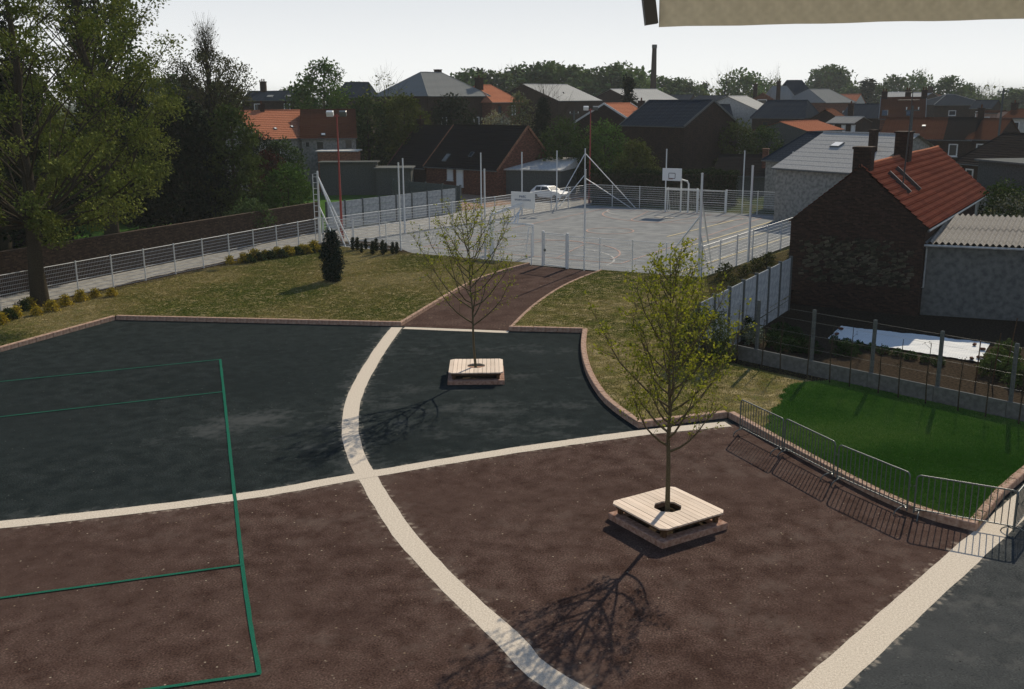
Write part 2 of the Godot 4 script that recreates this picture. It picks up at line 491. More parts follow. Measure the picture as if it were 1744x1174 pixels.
# tarmac sheet with its own dust, specks and worn patches, 36 m square from (-21.5, -47.5)
func tarmac(cols: Array, seed_: int, dust: Color, spots: Array, specks: int, speck: Array, edges := []) -> StandardMaterial3D:
	var s := 2048
	var im := Image.create_empty(s, s, false, Image.FORMAT_RGB8)
	var tile := tone_image(cols, seed_, 512, 0.022, 0.5)
	for j in 4:
		for i in 4: im.blit_rect(tile, Rect2i(0, 0, 512, 512), Vector2i(i * 512, j * 512))
	var r := RandomNumberGenerator.new()
	r.seed = seed_
	im.convert(Image.FORMAT_RGBA8)
	# broad uneven patches so that the tile does not repeat
	var big := []
	for k in 6:
		big.append(blotch(cols[k % 3] * (0.82 if k < 3 else 1.15), 150 + 90 * k, seed_ + 20 + k, 0.3, 0.7))
	for k in 200:
		var b: Image = big[r.randi() % 6]
		im.blend_rect(b, Rect2i(Vector2i.ZERO, b.get_size()), Vector2i(r.randi_range(-100, s), r.randi_range(-100, s)))
	var small := []
	for k in 8: small.append(blotch(dust, 14 + 8 * k, seed_ + 40 + k, 0.36, 0.6 + 0.1 * (k % 4)))
	for e in spots:                       # [x, z, how many, spread x, spread z]
		for k in int(e[2]):
			var b: Image = small[r.randi() % 8]
			var px := int((e[0] + r.randfn() * e[3] + 21.5) * 56.9)
			var pz := int((e[1] + r.randfn() * e[4] + 47.5) * 56.9)
			im.blend_rect(b, Rect2i(Vector2i.ZERO, b.get_size()), Vector2i(px, pz) - b.get_size() / 2)
	var sandy := []
	for k in 5: sandy.append(blotch(Color(0.34, 0.295, 0.235), 4 + 2 * k, seed_ + 60 + k, 0.5, 1.0))
	for e in edges:                       # [x, z, tangent x, tangent z, side]
		for k in 2:
			var b: Image = sandy[r.randi() % 5]
			var along := r.randfn() * 0.25
			var off: float = (absf(r.randfn()) * 0.055 - 0.04) * e[4]
			var px := int((e[0] + e[2] * along - e[3] * off + 21.5) * 56.9)
			var pz := int((e[1] + e[3] * along + e[2] * off + 47.5) * 56.9)
			im.blend_rect(b, Rect2i(Vector2i.ZERO, b.get_size()), Vector2i(px, pz) - b.get_size() / 2)
	for k in specks:
		var c: Color = srgb(speck[r.randi() % speck.size()])
		im.fill_rect(Rect2i(r.randi_range(0, s - 3), r.randi_range(0, s - 3), 1 + r.randi() % 2, 1 + r.randi() % 2), c)
	im.convert(Image.FORMAT_RGB8)
	var m := StandardMaterial3D.new()
	m.albedo_texture = itex(im)
	m.roughness = 1.0
	m.metallic_specular = 0.05
	return m

func catmull(a: Array, step: float) -> Array:
	var cv := Curve3D.new()
	for i in a.size():
		var p: Vector3 = a[i]
		var t := Vector3.ZERO
		if i > 0 and i < a.size() - 1: t = (a[i + 1] - a[i - 1]) / 6.0
		cv.add_point(p, -t, t)
	var out := []
	var l := cv.get_baked_length()
	var k := maxi(1, int(round(l / step)))
	for i in k + 1: out.append(cv.sample_baked(l * i / k, true))
	return out
# band of given half width along points, ragged by a few centimetres
func band(b: MB, pts: Array, half: float, y: float, ragged := 0.014, uv := 1.0) -> void:
	var l := []
	var r := []
	for i in pts.size():
		var t: Vector3 = (pts[mini(i + 1, pts.size() - 1)] - pts[maxi(i - 1, 0)]).normalized()
		var s := Vector3(-t.z, 0, t.x)
		var p: Vector3 = pts[i]
		p.y = y
		l.append(p - s * (half + rng.randf_range(-ragged, ragged)))
		r.append(p + s * (half + rng.randf_range(-ragged, ragged)))
	for i in pts.size() - 1:
		var k := b.v.size()
		for p in [l[i], l[i + 1], r[i + 1], r[i]]:
			b.v.append(p); b.n.append(Vector3.UP); b.c.append(Color.WHITE); b.u.append(Vector2(p.x, p.z) * uv)
		b.ix.append_array(PackedInt32Array([k, k + 1, k + 2, k, k + 2, k + 3]))
# raised kerb of separate stones; side = +1 puts it on the right of the run
func kerb(pts: Array, side: float, w := 0.2, h := 0.2) -> MB:
	var b := MB.new()
	for i in pts.size() - 1:
		var p: Vector3 = pts[i]
		var q: Vector3 = pts[i + 1]
		var d := q - p
		var l := d.length()
		if l < 0.02: continue
		d /= l
		var s := Vector3(-d.z, 0, d.x) * side
		var n := maxi(1, int(round(l / 1.0)))
		for k in n:
			var c := p + d * l * (k + 0.5) / n + s * w * 0.5
			c.y = h / 2 - 0.03 + rng.randf_range(-0.004, 0.004)
			b.cbox(c, d * (l / n / 2 - 0.004), Vector3(0, h / 2 + 0.03, 0), Vector3(-d.z, 0, d.x) * w / 2, 0.018)
	return b

func build_ground() -> void:
	var b := MB.new()
	b.sheet(poly([Vector2(-1500, 60), Vector2(1500, 60), Vector2(1500, -22), Vector2(20.3, -24.9), Vector2(7.5, -38.9), Vector2(14.2, -50.6), Vector2(14.5, -52.4), Vector2(20.0, -49.4), Vector2(33, -44.6), Vector2(1500, -43), Vector2(1500, -2500), Vector2(-1500, -2500)]), -0.06)
	struct("ground", b, M.terrain)
	# lane between the school fence and the garden wall, running on past the court
	b = MB.new()
	b.sheet(poly([Vector2(-26, -40), Vector2(-24.6, -46.9), Vector2(-13.4, -70.6), Vector2(7.2, -97.2), Vector2(12, -104), Vector2(2, -108), Vector2(-4.6, -92.2), Vector2(-14.6, -78.5), Vector2(-30.5, -44.5), Vector2(-33, -40)]), -0.02)
	struct("lane", b, M.road)
	b = MB.new()
	b.sheet(poly([Vector2(-4.3, -92.6), Vector2(1, -100), Vector2(12, -104.2), Vector2(14, -118), Vector2(-14, -118), Vector2(-8, -97)]), -0.012)
	struct("yard", b, M.yard)
	b = MB.new()
	b.sheet(poly([Vector2(-31, -44.5), Vector2(-15, -79), Vector2(-5.2, -92.2), Vector2(-14, -118), Vector2(-90, -118), Vector2(-90, -44)]), -0.03)
	struct("garden_lawn", b, M.garden_lawn)

func in_tufts(called: String, label: String, outline: PackedVector2Array, y: float, n: int, cols: Array, hgt: float, seed_: int) -> void:
	var r := RandomNumberGenerator.new()
	r.seed = seed_
	var b := MB.new()
	for k in 7:
		var a := r.randf() * TAU
		var o := Vector3(r.randf_range(-0.07, 0.07), 0, r.randf_range(-0.07, 0.07))
		var d := Vector3(cos(a) * 0.5, 1, sin(a) * 0.5).normalized()
		b.leaf(o, d, Vector3(-sin(a), 0, cos(a)), hgt * r.randf_range(0.6, 1.2), 0.022, Color.WHITE)
	var mm := MultiMesh.new()
	mm.transform_format = MultiMesh.TRANSFORM_3D
	mm.use_colors = true
	mm.mesh = b.mesh()
	var box := Rect2(outline[0], Vector2.ZERO)
	for p in outline: box = box.expand(p)
	var at := []
	while at.size() < n:
		var p := box.position + Vector2(r.randf(), r.randf()) * box.size
		if Geometry2D.is_point_in_polygon(p, outline): at.append(p)
	mm.instance_count = n
	var nz := FastNoiseLite.new()
	nz.seed = seed_
	nz.frequency = 0.09
	for i in n:
		var p: Vector2 = at[i]
		var k := nz.get_noise_2d(p.x, p.y) * 1.3 + 0.5 + r.randfn() * 0.22
		var t := clampf(k, 0, 0.999) * (cols.size() - 1)
		var c: Color = (cols[int(t)] as Color).lerp(cols[int(t) + 1], t - int(t))
		mm.set_instance_transform(i, Transform3D(Basis(Vector3.UP, r.randf() * TAU).scaled(Vector3.ONE * r.randf_range(0.6, 1.35)), Vector3(p.x, y - 0.005, p.y)))
		mm.set_instance_color(i, c)
	var o := MultiMeshInstance3D.new()
	o.name = numbered(called)
	o.multimesh = mm
	o.material_override = M.leaf
	add_child(o)
	tag(o, label, "grass", "", "stuff")

func build_playground() -> void:
	var SQ := Vector2(-21.5, -47.5)
	# dark tarmac over the whole yard
	var spots := []
	var curve := catmull([Vector3(-5.17, 0.00, -44.29), Vector3(-5.39, 0.00, -40.56), Vector3(-5.49, 0.00, -35.79), Vector3(-5.38, 0.00, -32.50), Vector3(-4.97, 0.00, -29.45), Vector3(-4.46, 0.00, -27.36), Vector3(-3.97, 0.00, -25.87), Vector3(-2.82, 0.00, -22.70), Vector3(-2.03, 0.00, -20.92), Vector3(-1.15, 0.00, -19.19), Vector3(-0.11, 0.00, -17.35), Vector3(0.94, 0.00, -15.65), Vector3(5.0, 0, -12.4), Vector3(9.5, 0, -9.2), Vector3(16, 0, -6.5)], 0.45)
	var across := catmull([Vector3(-26, 0, -19.2), Vector3(-12.43, 0.00, -22.75), Vector3(-7.18, 0.00, -24.42), Vector3(-4.28, 0.00, -25.83), Vector3(-0.39, 0.00, -27.69), Vector3(3.81, 0.00, -29.36), Vector3(6.78, 0.00, -30.22)], 0.45)
	var sd := (Vector3(5.28, 0.00, -15.61) - Vector3(12.12, 0.00, -22.96)).normalized()
	var slant := catmull([Vector3(12.12, 0.00, -22.96) - sd * 9.0, Vector3(5.28, 0.00, -15.61) + sd * 16.0], 0.45)
	for line in [curve, across, slant]:
		for i in range(0, line.size(), 2):
			spots.append([line[i].x, line[i].z, 9, 0.3, 0.3])
	var edges := []
	for e in [[curve, 0.26], [across, 0.24], [slant, 0.33]]:
		var ln: Array = catmull(e[0], 0.16)
		for i in ln.size() - 1:
			var tt: Vector3 = (ln[i + 1] - ln[i]).normalized()
			for s in [-1.0, 1.0]:
				var q: Vector3 = ln[i] + Vector3(-tt.z, 0, tt.x) * s * (e[1] + 0.02)
				edges.append([q.x, q.z, tt.x, tt.z, s])
	var tar_spots := spots.duplicate()
	for p in [Vector3(-9.40, 0.00, -29.41), Vector3(-9.15, 0.00, -29.91), Vector3(-8.87, 0.00, -30.43), Vector3(-8.55, 0.00, -30.84), Vector3(-8.22, -0.00, -31.20), Vector3(-7.87, 0.00, -31.51)]: tar_spots.append([p.x, p.z, 16, 0.5, 0.3])
	for p in [Vector3(-1.03, 0.00, -32.42), Vector3(-2.10, 0.00, -30.55), Vector3(0.13, 0.00, -29.93), Vector3(1.13, 0.00, -32.39), Vector3(0.60, 0.00, -36.08), Vector3(-3.19, 0.00, -34.59), Vector3(-3.47, 0.00, -29.42), Vector3(1.25, 0.00, -30.49), Vector3(-5.84, -0.00, -30.61), Vector3(-5.76, 0.00, -31.85), Vector3(-6.15, 0.00, -28.39), Vector3(-3.40, 0.00, -32.47), Vector3(-2.18, 0.00, -31.79), Vector3(-0.84, 0.00, -32.42), Vector3(0.53, 0.00, -31.74), Vector3(1.39, 0.00, -29.34), Vector3(-0.54, 0.00, -40.66), Vector3(1.61, 0.00, -39.61), Vector3(-4.10, 0.00, -39.74)]: tar_spots.append([p.x, p.z, 10, 1.2, 0.35])
	M.yard_tar = tarmac([Color(0.0125, 0.0165, 0.017), Color(0.0175, 0.0228, 0.0232), Color(0.0232, 0.0293, 0.0296)], 101, Color(0.06, 0.066, 0.065), tar_spots, 2600, [Color(0.09, 0.09, 0.08), Color(0.05, 0.05, 0.05)], edges)
	var red_spots := spots.duplicate()
	for p in [Vector3(5.34, 0.00, -26.50), Vector3(6.04, 0.00, -26.72), Vector3(4.57, 0.00, -26.74), Vector3(7.36, 0.00, -22.33), Vector3(7.84, 0.00, -20.45), Vector3(0.38, 0.00, -23.11), Vector3(5.25, 0.00, -19.38), Vector3(-10.06, 0.00, -23.25), Vector3(-3.04, 0.00, -17.12), Vector3(-5.26, 0.00, -22.49), Vector3(4.32, 0.00, -17.92)]: red_spots.append([p.x, p.z, 14, 1.5, 0.6])
	M.yard_red = tarmac([Color(0.044, 0.027, 0.022), Color(0.064, 0.041, 0.034), Color(0.082, 0.055, 0.046)], 102, Color(0.105, 0.08, 0.068), red_spots, 5200, [Color(0.2, 0.15, 0.1), Color(0.13, 0.1, 0.075), Color(0.3, 0.26, 0.2)], edges)
	var b := MB.new()
	b.sheet(poly([Vector2(-32, 12), Vector2(-32, -36), Vector3(-20.95, 0.00, -40.10), Vector3(-18.55, 0.00, -46.23), Vector3(-5.01, 0.00, -44.53), Vector3(-0.15, 0.00, -43.47), Vector3(3.09, 0.00, -43.05), Vector3(2.78, 0.00, -39.59), Vector3(2.76, 0.00, -35.87), Vector3(3.11, 0.00, -32.48), Vector3(3.91, 0.00, -29.87), Vector3(6.91, 0.00, -30.88), Vector3(7.17, 0.00, -30.16), Vector3(8.69, 0.00, -25.69), Vector3(9.77, 0.00, -23.21), Vector3(10.92, 0.00, -22.08), Vector2(12.6, -24.2), Vector2(17, -29), Vector2(32, -29), Vector2(32, 12)]), 0.0, SQ, 1.0 / 36.0)
	struct("tarmac", b, M.yard_tar)
	# older, paler tarmac beyond the slanting band
	M.old_tar = tarmac([Color(0.034, 0.038, 0.039), Color(0.046, 0.05, 0.051), Color(0.06, 0.064, 0.064)], 103, Color(0.1, 0.1, 0.096), [[8.0, -16.0, 40, 3.0, 2.0], [13.0, -19.0, 40, 3.0, 2.0]], 2600, [Color(0.14, 0.14, 0.13), Color(0.02, 0.02, 0.02)], edges)
	b = MB.new()
	var old := []
	for q in slant: old.append(q)
	old.append_array([Vector3(32, 0, 4), Vector3(32, 0, -29)])
	if old[0].z < -28.9: old[0] = old[0].lerp(old[1], 0.5)
	b.sheet(poly(old), 0.0045, SQ, 1.0 / 36.0)
	struct("grey_tarmac", b, M.old_tar)
	# maroon tarmac: the two near fields and the path to the court
	b = MB.new()
	var left := [Vector3(-26, 0, -19.2)]
	for p in across:
		if p.x > -25.5 and p.x < -5.0: left.append(p)
	for p in curve:
		if p.z > -26.0 and p.z < -7.0: left.append(p)
	left.append(Vector3(-26, 0, -7.0))
	b.sheet(poly(left), 0.004, SQ, 1.0 / 36.0)
	struct("maroon_tarmac", b, M.yard_red)
	b = MB.new()
	var right := []
	for p in across:
		if p.x > -4.6: right.append(p)
	right.append_array([Vector3(7.17, 0.00, -30.16), Vector3(8.69, 0.00, -25.69), Vector3(9.77, 0.00, -23.21), Vector3(10.92, 0.00, -22.08)])
	for p in slant:
		if p.z > -21.5 and p.x > 2.6: right.append(p)
	var back := []
	for p in curve:
		if p.z < -13.6 and p.z > -25.7: back.append(p)
	back.reverse()
	right.append_array(back)
	b.sheet(poly(right), 0.004, SQ, 1.0 / 36.0)
	struct("maroon_tarmac", b, M.yard_red)
	var path_l := catmull([Vector3(-5.01, 0.00, -44.53), Vector3(-3.84, 0.00, -49.14), Vector3(-2.31, 0.00, -54.76), Vector3(-0.73, 0.00, -58.33), Vector3(1.14, 0.00, -61.47)], 0.8)
	var path_r := catmull([Vector3(-0.15, 0.00, -43.47), Vector3(0.95, 0.00, -48.30), Vector3(2.46, 0.00, -53.05), Vector3(3.94, 0.00, -56.42), Vector3(5.21, 0.00, -58.76)], 0.8)
	b = MB.new()
	var pp := path_l.duplicate()
	var pr := path_r.duplicate()
	pr.reverse()
	pp.append_array(pr)
	b.sheet(poly(pp), 0.004, Vector2(-8.6, -114.3), 1.0 / 72.0)
	struct("maroon_path", b, M.yard_red)
	# pale bands
	b = MB.new()
	band(b, curve, 0.26, 0.010)
	struct("pale_curved_band", b, M.sand)
	b = MB.new()
	band(b, across, 0.24, 0.014)
	struct("pale_cross_band", b, M.sand)
	b = MB.new()
	band(b, slant, 0.33, 0.010)
	struct("pale_slant_band", b, M.sand)
	b = MB.new()
	band(b, catmull([Vector3(-4.84, 0.00, -44.17), Vector3(-0.15, 0.00, -43.24)], 0.4), 0.2, 0.010, 0.015)
	struct("pale_threshold", b, M.sand)
	# green court lines
	b = MB.new()
	var fr := [Vector3(-11.54, 0.00, -38.66), Vector3(-10.15, 0.00, -34.12), Vector3(-5.98, 0.00, -20.52), Vector3(-4.55, 0.00, -16.16)]
	band(b, catmull([fr[0], fr[1], fr[2], fr[3]], 0.4), 0.044, 0.020, 0.006)
	for e in [[fr[0], Vector3(-18.73, 0.00, -35.57), 0.035], [fr[1], Vector3(-16.65, 0.00, -31.34), 0.035], [fr[2], Vector3(-10.61, 0.00, -19.04), 0.04], [fr[3], Vector3(-6.02, 0.00, -15.77), 0.045]]:
		var far: Vector3 = e[1]
		far = e[0] + (far - e[0]) * (2.2 if e[0] != fr[3] else 5.0)
		band(b, catmull([e[0] + Vector3(0.03, 0, 0), far], 0.5), e[2], 0.024, 0.006)
	struct("green_court_lines", b, M.green_paint)
	# kerbs
	var kl := [Vector3(-31, 0, -35.2), Vector3(-20.95, 0.00, -40.10), Vector3(-18.55, 0.00, -46.23), Vector3(-5.01, 0.00, -44.53)]
	var b1 := kerb(kl, -1)
	struct("left_kerb", b1, M.kerb)
	struct("path_kerb", kerb(path_l, -1, 0.16, 0.17), M.kerb)
	struct("path_kerb", kerb(path_r, 1, 0.16, 0.17), M.kerb)
	var mid := [Vector3(-0.15, 0.00, -43.47), Vector3(3.09, 0.00, -43.05)]
	mid.append_array(catmull([Vector3(3.09, 0.00, -43.05), Vector3(2.78, 0.00, -39.59), Vector3(2.76, 0.00, -35.87), Vector3(3.11, 0.00, -32.48), Vector3(3.91, 0.00, -29.87)], 0.9))
	mid.append_array([Vector3(6.91, 0.00, -30.88), Vector3(7.17, 0.00, -30.16)])
	mid.append_array(catmull([Vector3(7.17, 0.00, -30.16), Vector3(8.69, 0.00, -25.69), Vector3(9.77, 0.00, -23.21), Vector3(10.92, 0.00, -22.08)], 0.9))
	mid.append_array([Vector3(12.6, 0, -24.2), Vector3(18.5, 0, -30.6)])
	struct("right_kerb", kerb(mid, -1, 0.22, 0.2), M.kerb)
	# lawns
	var lawn := [Vector2(-31.5, -35.6), Vector3(-21.05, 0.00, -40.30), Vector3(-18.62, 0.00, -46.42), Vector3(-5.04, 0.00, -44.77)]
	for p in path_l.slice(1): lawn.append(p + Vector3(-0.08, 0, -0.04))
	lawn.append_array([Vector3(-0.96, 0.00, -62.45), Vector3(-10.84, 0.00, -68.32), Vector2(-13.2, -70.4), Vector2(-24.5, -47.2), Vector2(-32, -37)])
	b = MB.new()
	b.sheet(poly(lawn), 0.15)
	struct("dry_lawn", b, M.dry_lawn)
	in_tufts("grass", "short dry grass of the lawn left of the maroon path", poly(lawn), 0.15, 90000, [Color(0.11, 0.14, 0.032), Color(0.19, 0.18, 0.06), Color(0.29, 0.24, 0.105), Color(0.38, 0.32, 0.18)], 0.035, 201)
	var lawn2 := []
	for p in pr: lawn2.append(p + Vector3(0.08, 0, 0))
	lawn2.pop_back()
	lawn2.append_array([Vector3(0.03, 0.00, -43.70), Vector3(3.13, 0.00, -43.28)])
	for p in catmull([Vector3(3.13, 0.00, -43.28), Vector3(2.82, 0.00, -39.59), Vector3(2.81, 0.00, -35.95), Vector3(3.15, 0.00, -32.55), Vector3(3.94, 0.00, -29.98)], 0.9): lawn2.append(p + Vector3(0.08, 0, -0.05))
	lawn2.append_array([Vector3(6.94, 0.00, -31.00), Vector3(7.23, 0.00, -30.28), Vector3(7.62, 0.00, -29.13), Vector2(9.9, -34.2), Vector2(11.9, -34.8), Vector2(7.4, -39.2), Vector2(14.1, -50.4), Vector2(18.4, -66.6), Vector2(10.7, -56.0)])
	b = MB.new()
	b.sheet(poly(lawn2), 0.15)
	struct("dry_lawn", b, M.dry_lawn)
	in_tufts("grass", "short dry grass of the lawn between the path and the low wall", poly(lawn2), 0.15, 40000, [Color(0.11, 0.14, 0.032), Color(0.19, 0.18, 0.06), Color(0.29, 0.24, 0.105), Color(0.38, 0.32, 0.18)], 0.035, 202)
	var lawn3 := [Vector3(7.62, 0.00, -29.13), Vector3(8.72, 0.00, -25.78), Vector3(9.80, 0.00, -23.28), Vector3(10.98, 0.00, -22.22), Vector2(12.6, -24.4), Vector2(18.5, -30.8), Vector2(17.5, -27.9), Vector2(11.95, -34.75), Vector2(9.9, -34.2)]
	lawn3 = [Vector3(7.62, 0.00, -29.13), Vector3(8.72, 0.00, -25.78), Vector3(9.80, 0.00, -23.28), Vector3(10.98, 0.00, -22.22), Vector2(12.6, -24.4), Vector2(16.6, -28.8), Vector2(11.95, -34.75), Vector2(9.9, -34.2)]
	for k in range(1, 22):
		var e := Vector2(9.9, -34.2).lerp(v2(Vector3(7.62, 0.00, -29.13)), k / 22.0)
		lawn3.append(e + Vector2(rng.randf_range(-0.16, 0.16), rng.randf_range(-0.04, 0.04)))
	b = MB.new()
	b.sheet(poly(lawn3), 0.154)
	struct("fresh_lawn", b, M.fresh_lawn)
	in_tufts("grass", "bright green grass behind the crowd barriers", poly(lawn3), 0.154, 60000, [Color(0.05, 0.14, 0.022), Color(0.1, 0.21, 0.045), Color(0.19, 0.27, 0.09)], 0.055, 203)
	build_bench(Vector3(3.72, 0.42, -22.63), 0.56, "slatted timber bench box round the young tree on maroon tarmac", "bench_tree")
	build_bench(Vector3(-1.32, 0.42, -35.89), 0.02, "slatted timber bench box round the young tree on dark tarmac", "bench_tree")
	build_barriers()

# ------------------------------------------------------------------ benches and barriers
func build_bench(at: Vector3, turn: float, label: String, _g: String) -> void:
	at.y = 0.0
	var t := thing("tree_bench", label, "bench", at, turn, "bench boxes round the playground trees")
	var h := 0.99
	var c := 0.13
	var outline := PackedVector2Array([Vector2(-h + c, -h), Vector2(h - c, -h), Vector2(h, -h + c), Vector2(h, h - c), Vector2(h - c, h), Vector2(-h + c, h), Vector2(-h, h - c), Vector2(-h, -h + c)])
	var hole := PackedVector2Array()
	for k in 8: hole.append(Vector2(0.345, 0).rotated(TAU * (k + 0.5) / 8))
	var n := 13
	var pw := 2.0 * h / n
	for i in n:
		var x0 := -h + pw * i + 0.006
		var x1 := -h + pw * (i + 1) - 0.006
		var strip := PackedVector2Array([Vector2(x0, -h), Vector2(x1, -h), Vector2(x1, h), Vector2(x0, h)])
		var lift := rng.randf_range(-0.003, 0.003)
		var wm: Material = M.wood[rng.randi() % 4]
		for piece in Geometry2D.intersect_polygons(strip, outline):
			for q in Geometry2D.clip_polygons(piece, hole):
				var b := MB.new()
				# grain runs along the plank: draw it lying along x, then turn
				var rot := PackedVector2Array()
				for p in q: rot.append(Vector2(p.y, -p.x))
				b.prism(rot, 0.405 + lift, 0.445 + lift)
				var o := obj("plank", b, wm, t)
				o.rotation.y = -PI / 2
	var f := MB.new()
	for s in [-1.0, 1.0]:
		f.box(Vector3(0, 0.355, s * 0.86), Vector3(1.76, 0.09, 0.06))
		f.box(Vector3(s * 0.86, 0.353, 0), Vector3(0.06, 0.088, 1.65))
		f.box(Vector3(s * 0.36, 0.351, 0), Vector3(0.06, 0.086, 1.64))
	obj("deck_frame", f, M.wood_dark, t)
	for sx in [-1.0, 1.0]:
		for sz in [-1.0, 1.0]:
			var l := MB.new()
			l.cbox(Vector3(sx * 0.8, 0.235, sz * 0.8), Vector3(0.055, 0, 0), Vector3(0, 0.074, 0), Vector3(0, 0, 0.055), 0.008)
			obj("leg", l, M.wood_dark, t)
	# the stone surround the bench stands on, open to the soil in the middle
	for k in 4:
		var s := MB.new()
		var w := 0.26
		s.cbox(Vector3(0, 0.075, 1.02 - w / 2), Vector3(1.02 if k % 2 == 0 else 1.02 - w - 0.004, 0, 0), Vector3(0, 0.085, 0), Vector3(0, 0, w / 2), 0.014)
		var o := obj("surround", s, M.stone_step, t)
		o.rotation.y = PI / 2 * k
	var so := MB.new()
	so.box(Vector3(0, 0.03, 0), Vector3(1.5, 0.06, 1.5))
	obj("soil", so, M.soil, t)

func build_barriers() -> void:
	var g := "crowd barriers round the green lawn"
	var spots := [[Vector3(6.95, 0, -29.36), Vector3(7.73, 0, -27.42)], [Vector3(7.8, 0, -27.45), Vector3(8.58, 0, -25.42)], [Vector3(8.62, 0, -25.22), Vector3(9.68, 0, -23.12)], [Vector3(9.80, 0, -22.99), Vector3(11.72, 0, -21.93)], [Vector3(11.68, 0, -21.84), Vector3(13.1, 0, -23.6)]]
	var names := ["galvanised crowd barrier at the kerb corner, farthest from the camera", "galvanised crowd barrier, second from the kerb corner, beside the green lawn", "galvanised crowd barrier, third from the kerb corner, with a sagging top rail line", "galvanised crowd barrier standing across the corner of the pale band", "galvanised crowd barrier cut by the right edge of the photo"]
	names[2] = "galvanised crowd barrier, middle one of the five beside the green lawn"
	var L := 2.12
	var H := 1.08
	var low := 0.2
	for i in spots.size():
		var p: Vector3 = spots[i][0]
		var q: Vector3 = spots[i][1]
		var d := q - p
		var l := d.length()
		var t := thing("crowd_barrier", names[i], "barrier", (p + q) / 2, atan2(-d.z, d.x), g)
		var hl := l / 2
		var r := 0.1
		var b := MB.new()
		var pts := []
		for e in [[hl - r, H - r, 0.0], [-hl + r, H - r, PI / 2]]:
			for k in 5:
				var a: float = e[2] + PI / 2 * k / 4
				pts.append(Vector3(e[0] + cos(a) * r, e[1] + sin(a) * r, 0))
		pts.push_front(Vector3(hl, 0.1, 0))
		pts.append(Vector3(-hl, 0.1, 0))
		var rad := []
		for k in pts.size(): rad.append(0.021)
		b.tube(pts, rad, 7)
		b.tube([Vector3(-hl, low, 0), Vector3(hl, low, 0)], [0.017, 0.017], 6, false)
		obj("frame", b, M.steel, t)
		var nb := 15
		for k in nb:
			var x := -hl + l * (k + 1.0) / (nb + 1)
			var bb := MB.new()
			bb.tube([Vector3(x, low, 0), Vector3(x, H - 0.01, 0)], [0.012, 0.012], 5, false)
			obj("bar", bb, M.steel, t)
		for s in [-1.0, 1.0]:
			var fb := MB.new()
			var fp := []
			var fr := []
			for k in 9:
				var a := PI * k / 8
				fp.append(Vector3(s * (hl - 0.12), 0.012 + 0.16 * sin(a), cos(a) * 0.3))
				fr.append(0.016)
			fb.tube(fp, fr, 6)
			fb.beam(Vector3(s * (hl - 0.12), 0.172, 0), Vector3(s * hl, 0.15, 0), 0.03, 0.03)
			obj("foot", fb, M.steel, t)
		for s in [-1.0, 1.0]:
			var hb := MB.new()
			hb.tube([Vector3(s * hl, 0.8, 0), Vector3(s * (hl + 0.05), 0.8, 0.0), Vector3(s * (hl + 0.05), 0.74, 0)], [0.008, 0.008, 0.008], 5)
			obj("hook", hb, M.steel, t)

# ------------------------------------------------------------------ fences
# welded mesh bay of width w and height h, drawn from x 0 to w
func mesh_bay(w: float, h: float, dy := 0.2, dx := 0.1, r := 0.009) -> ArrayMesh:
	var b := MB.new()
	var n := int(round(h / dy))
	for k in n + 1:
		var y := 0.06 + (h - 0.06) * k / n
		var rr := r * (1.9 if k == n or k == int(n * 0.45) else 1.0)
		b.tube([Vector3(0, y, 0), Vector3(w, y, 0)], [rr, rr], 4, false)
	var m := int(round(w / dx))
	for k in range(1, m):
		var x := w * k / m
		b.tube([Vector3(x, 0.04, 0), Vector3(x, h, 0)], [r * 0.42, r * 0.42], 3, false)
	return b.mesh()
func fence(called: String, label: String, a: Vector3, q: Vector3, bays: int, h: float, skip := [], y := 0.15, post := 0.035) -> Node3D:
	var d := q - a
	d.y = 0
	var l := d.length()
	var t := thing(called, label, "fence", Vector3(a.x, y, a.z), atan2(-d.z, d.x))
	var w := l / bays
	var bay := mesh_bay(w, h)
	var pb := MB.new()
	pb.tube([Vector3(0, -0.2, 0), Vector3(0, h + 0.06, 0)], [post, post], 7)
	var pm := pb.mesh()
	for i in bays + 1:
		var o := obj("post", pm, M.white_metal, t)
		o.position.x = w * i
		if i < bays and not (i in skip):
			var e := obj("mesh_panel", bay, M.wire, t)
			e.position.x = w * i
	return t
func tall_post(label: String, p: Vector3, h: float, braces: Array, r := 0.06) -> void:
	var t := thing("net_post", label, "post", Vector3(p.x, 0, p.z), 0, "tall white net posts round the sports court")
	var b := MB.new()
	b.tube([Vector3(0, -0.2, 0), Vector3(0, h, 0)], [r, r * 0.85], 9)
	obj("pole", b, M.white_metal, t)
	var cp := MB.new()
	cp.tube([Vector3(0, h, 0), Vector3(0, h + 0.03, 0), Vector3(0, h + 0.06, 0)], [r * 1.1, r * 1.1, r * 0.4], 9)
	obj("cap", cp, M.white_metal, t)
	for e in braces:              # [height on the pole, foot x, foot z]
		var s := MB.new()
		s.tube([Vector3(0, e[0], 0), Vector3(e[1], -0.05, e[2])], [r * 0.7, r * 0.7], 7)
		obj("brace", s, M.white_metal, t)

func line(b: MB, p: Vector3, q: Vector3, half: float, y: float) -> void:
	band(b, catmull([p, q], 1.0), half, y, 0.0)

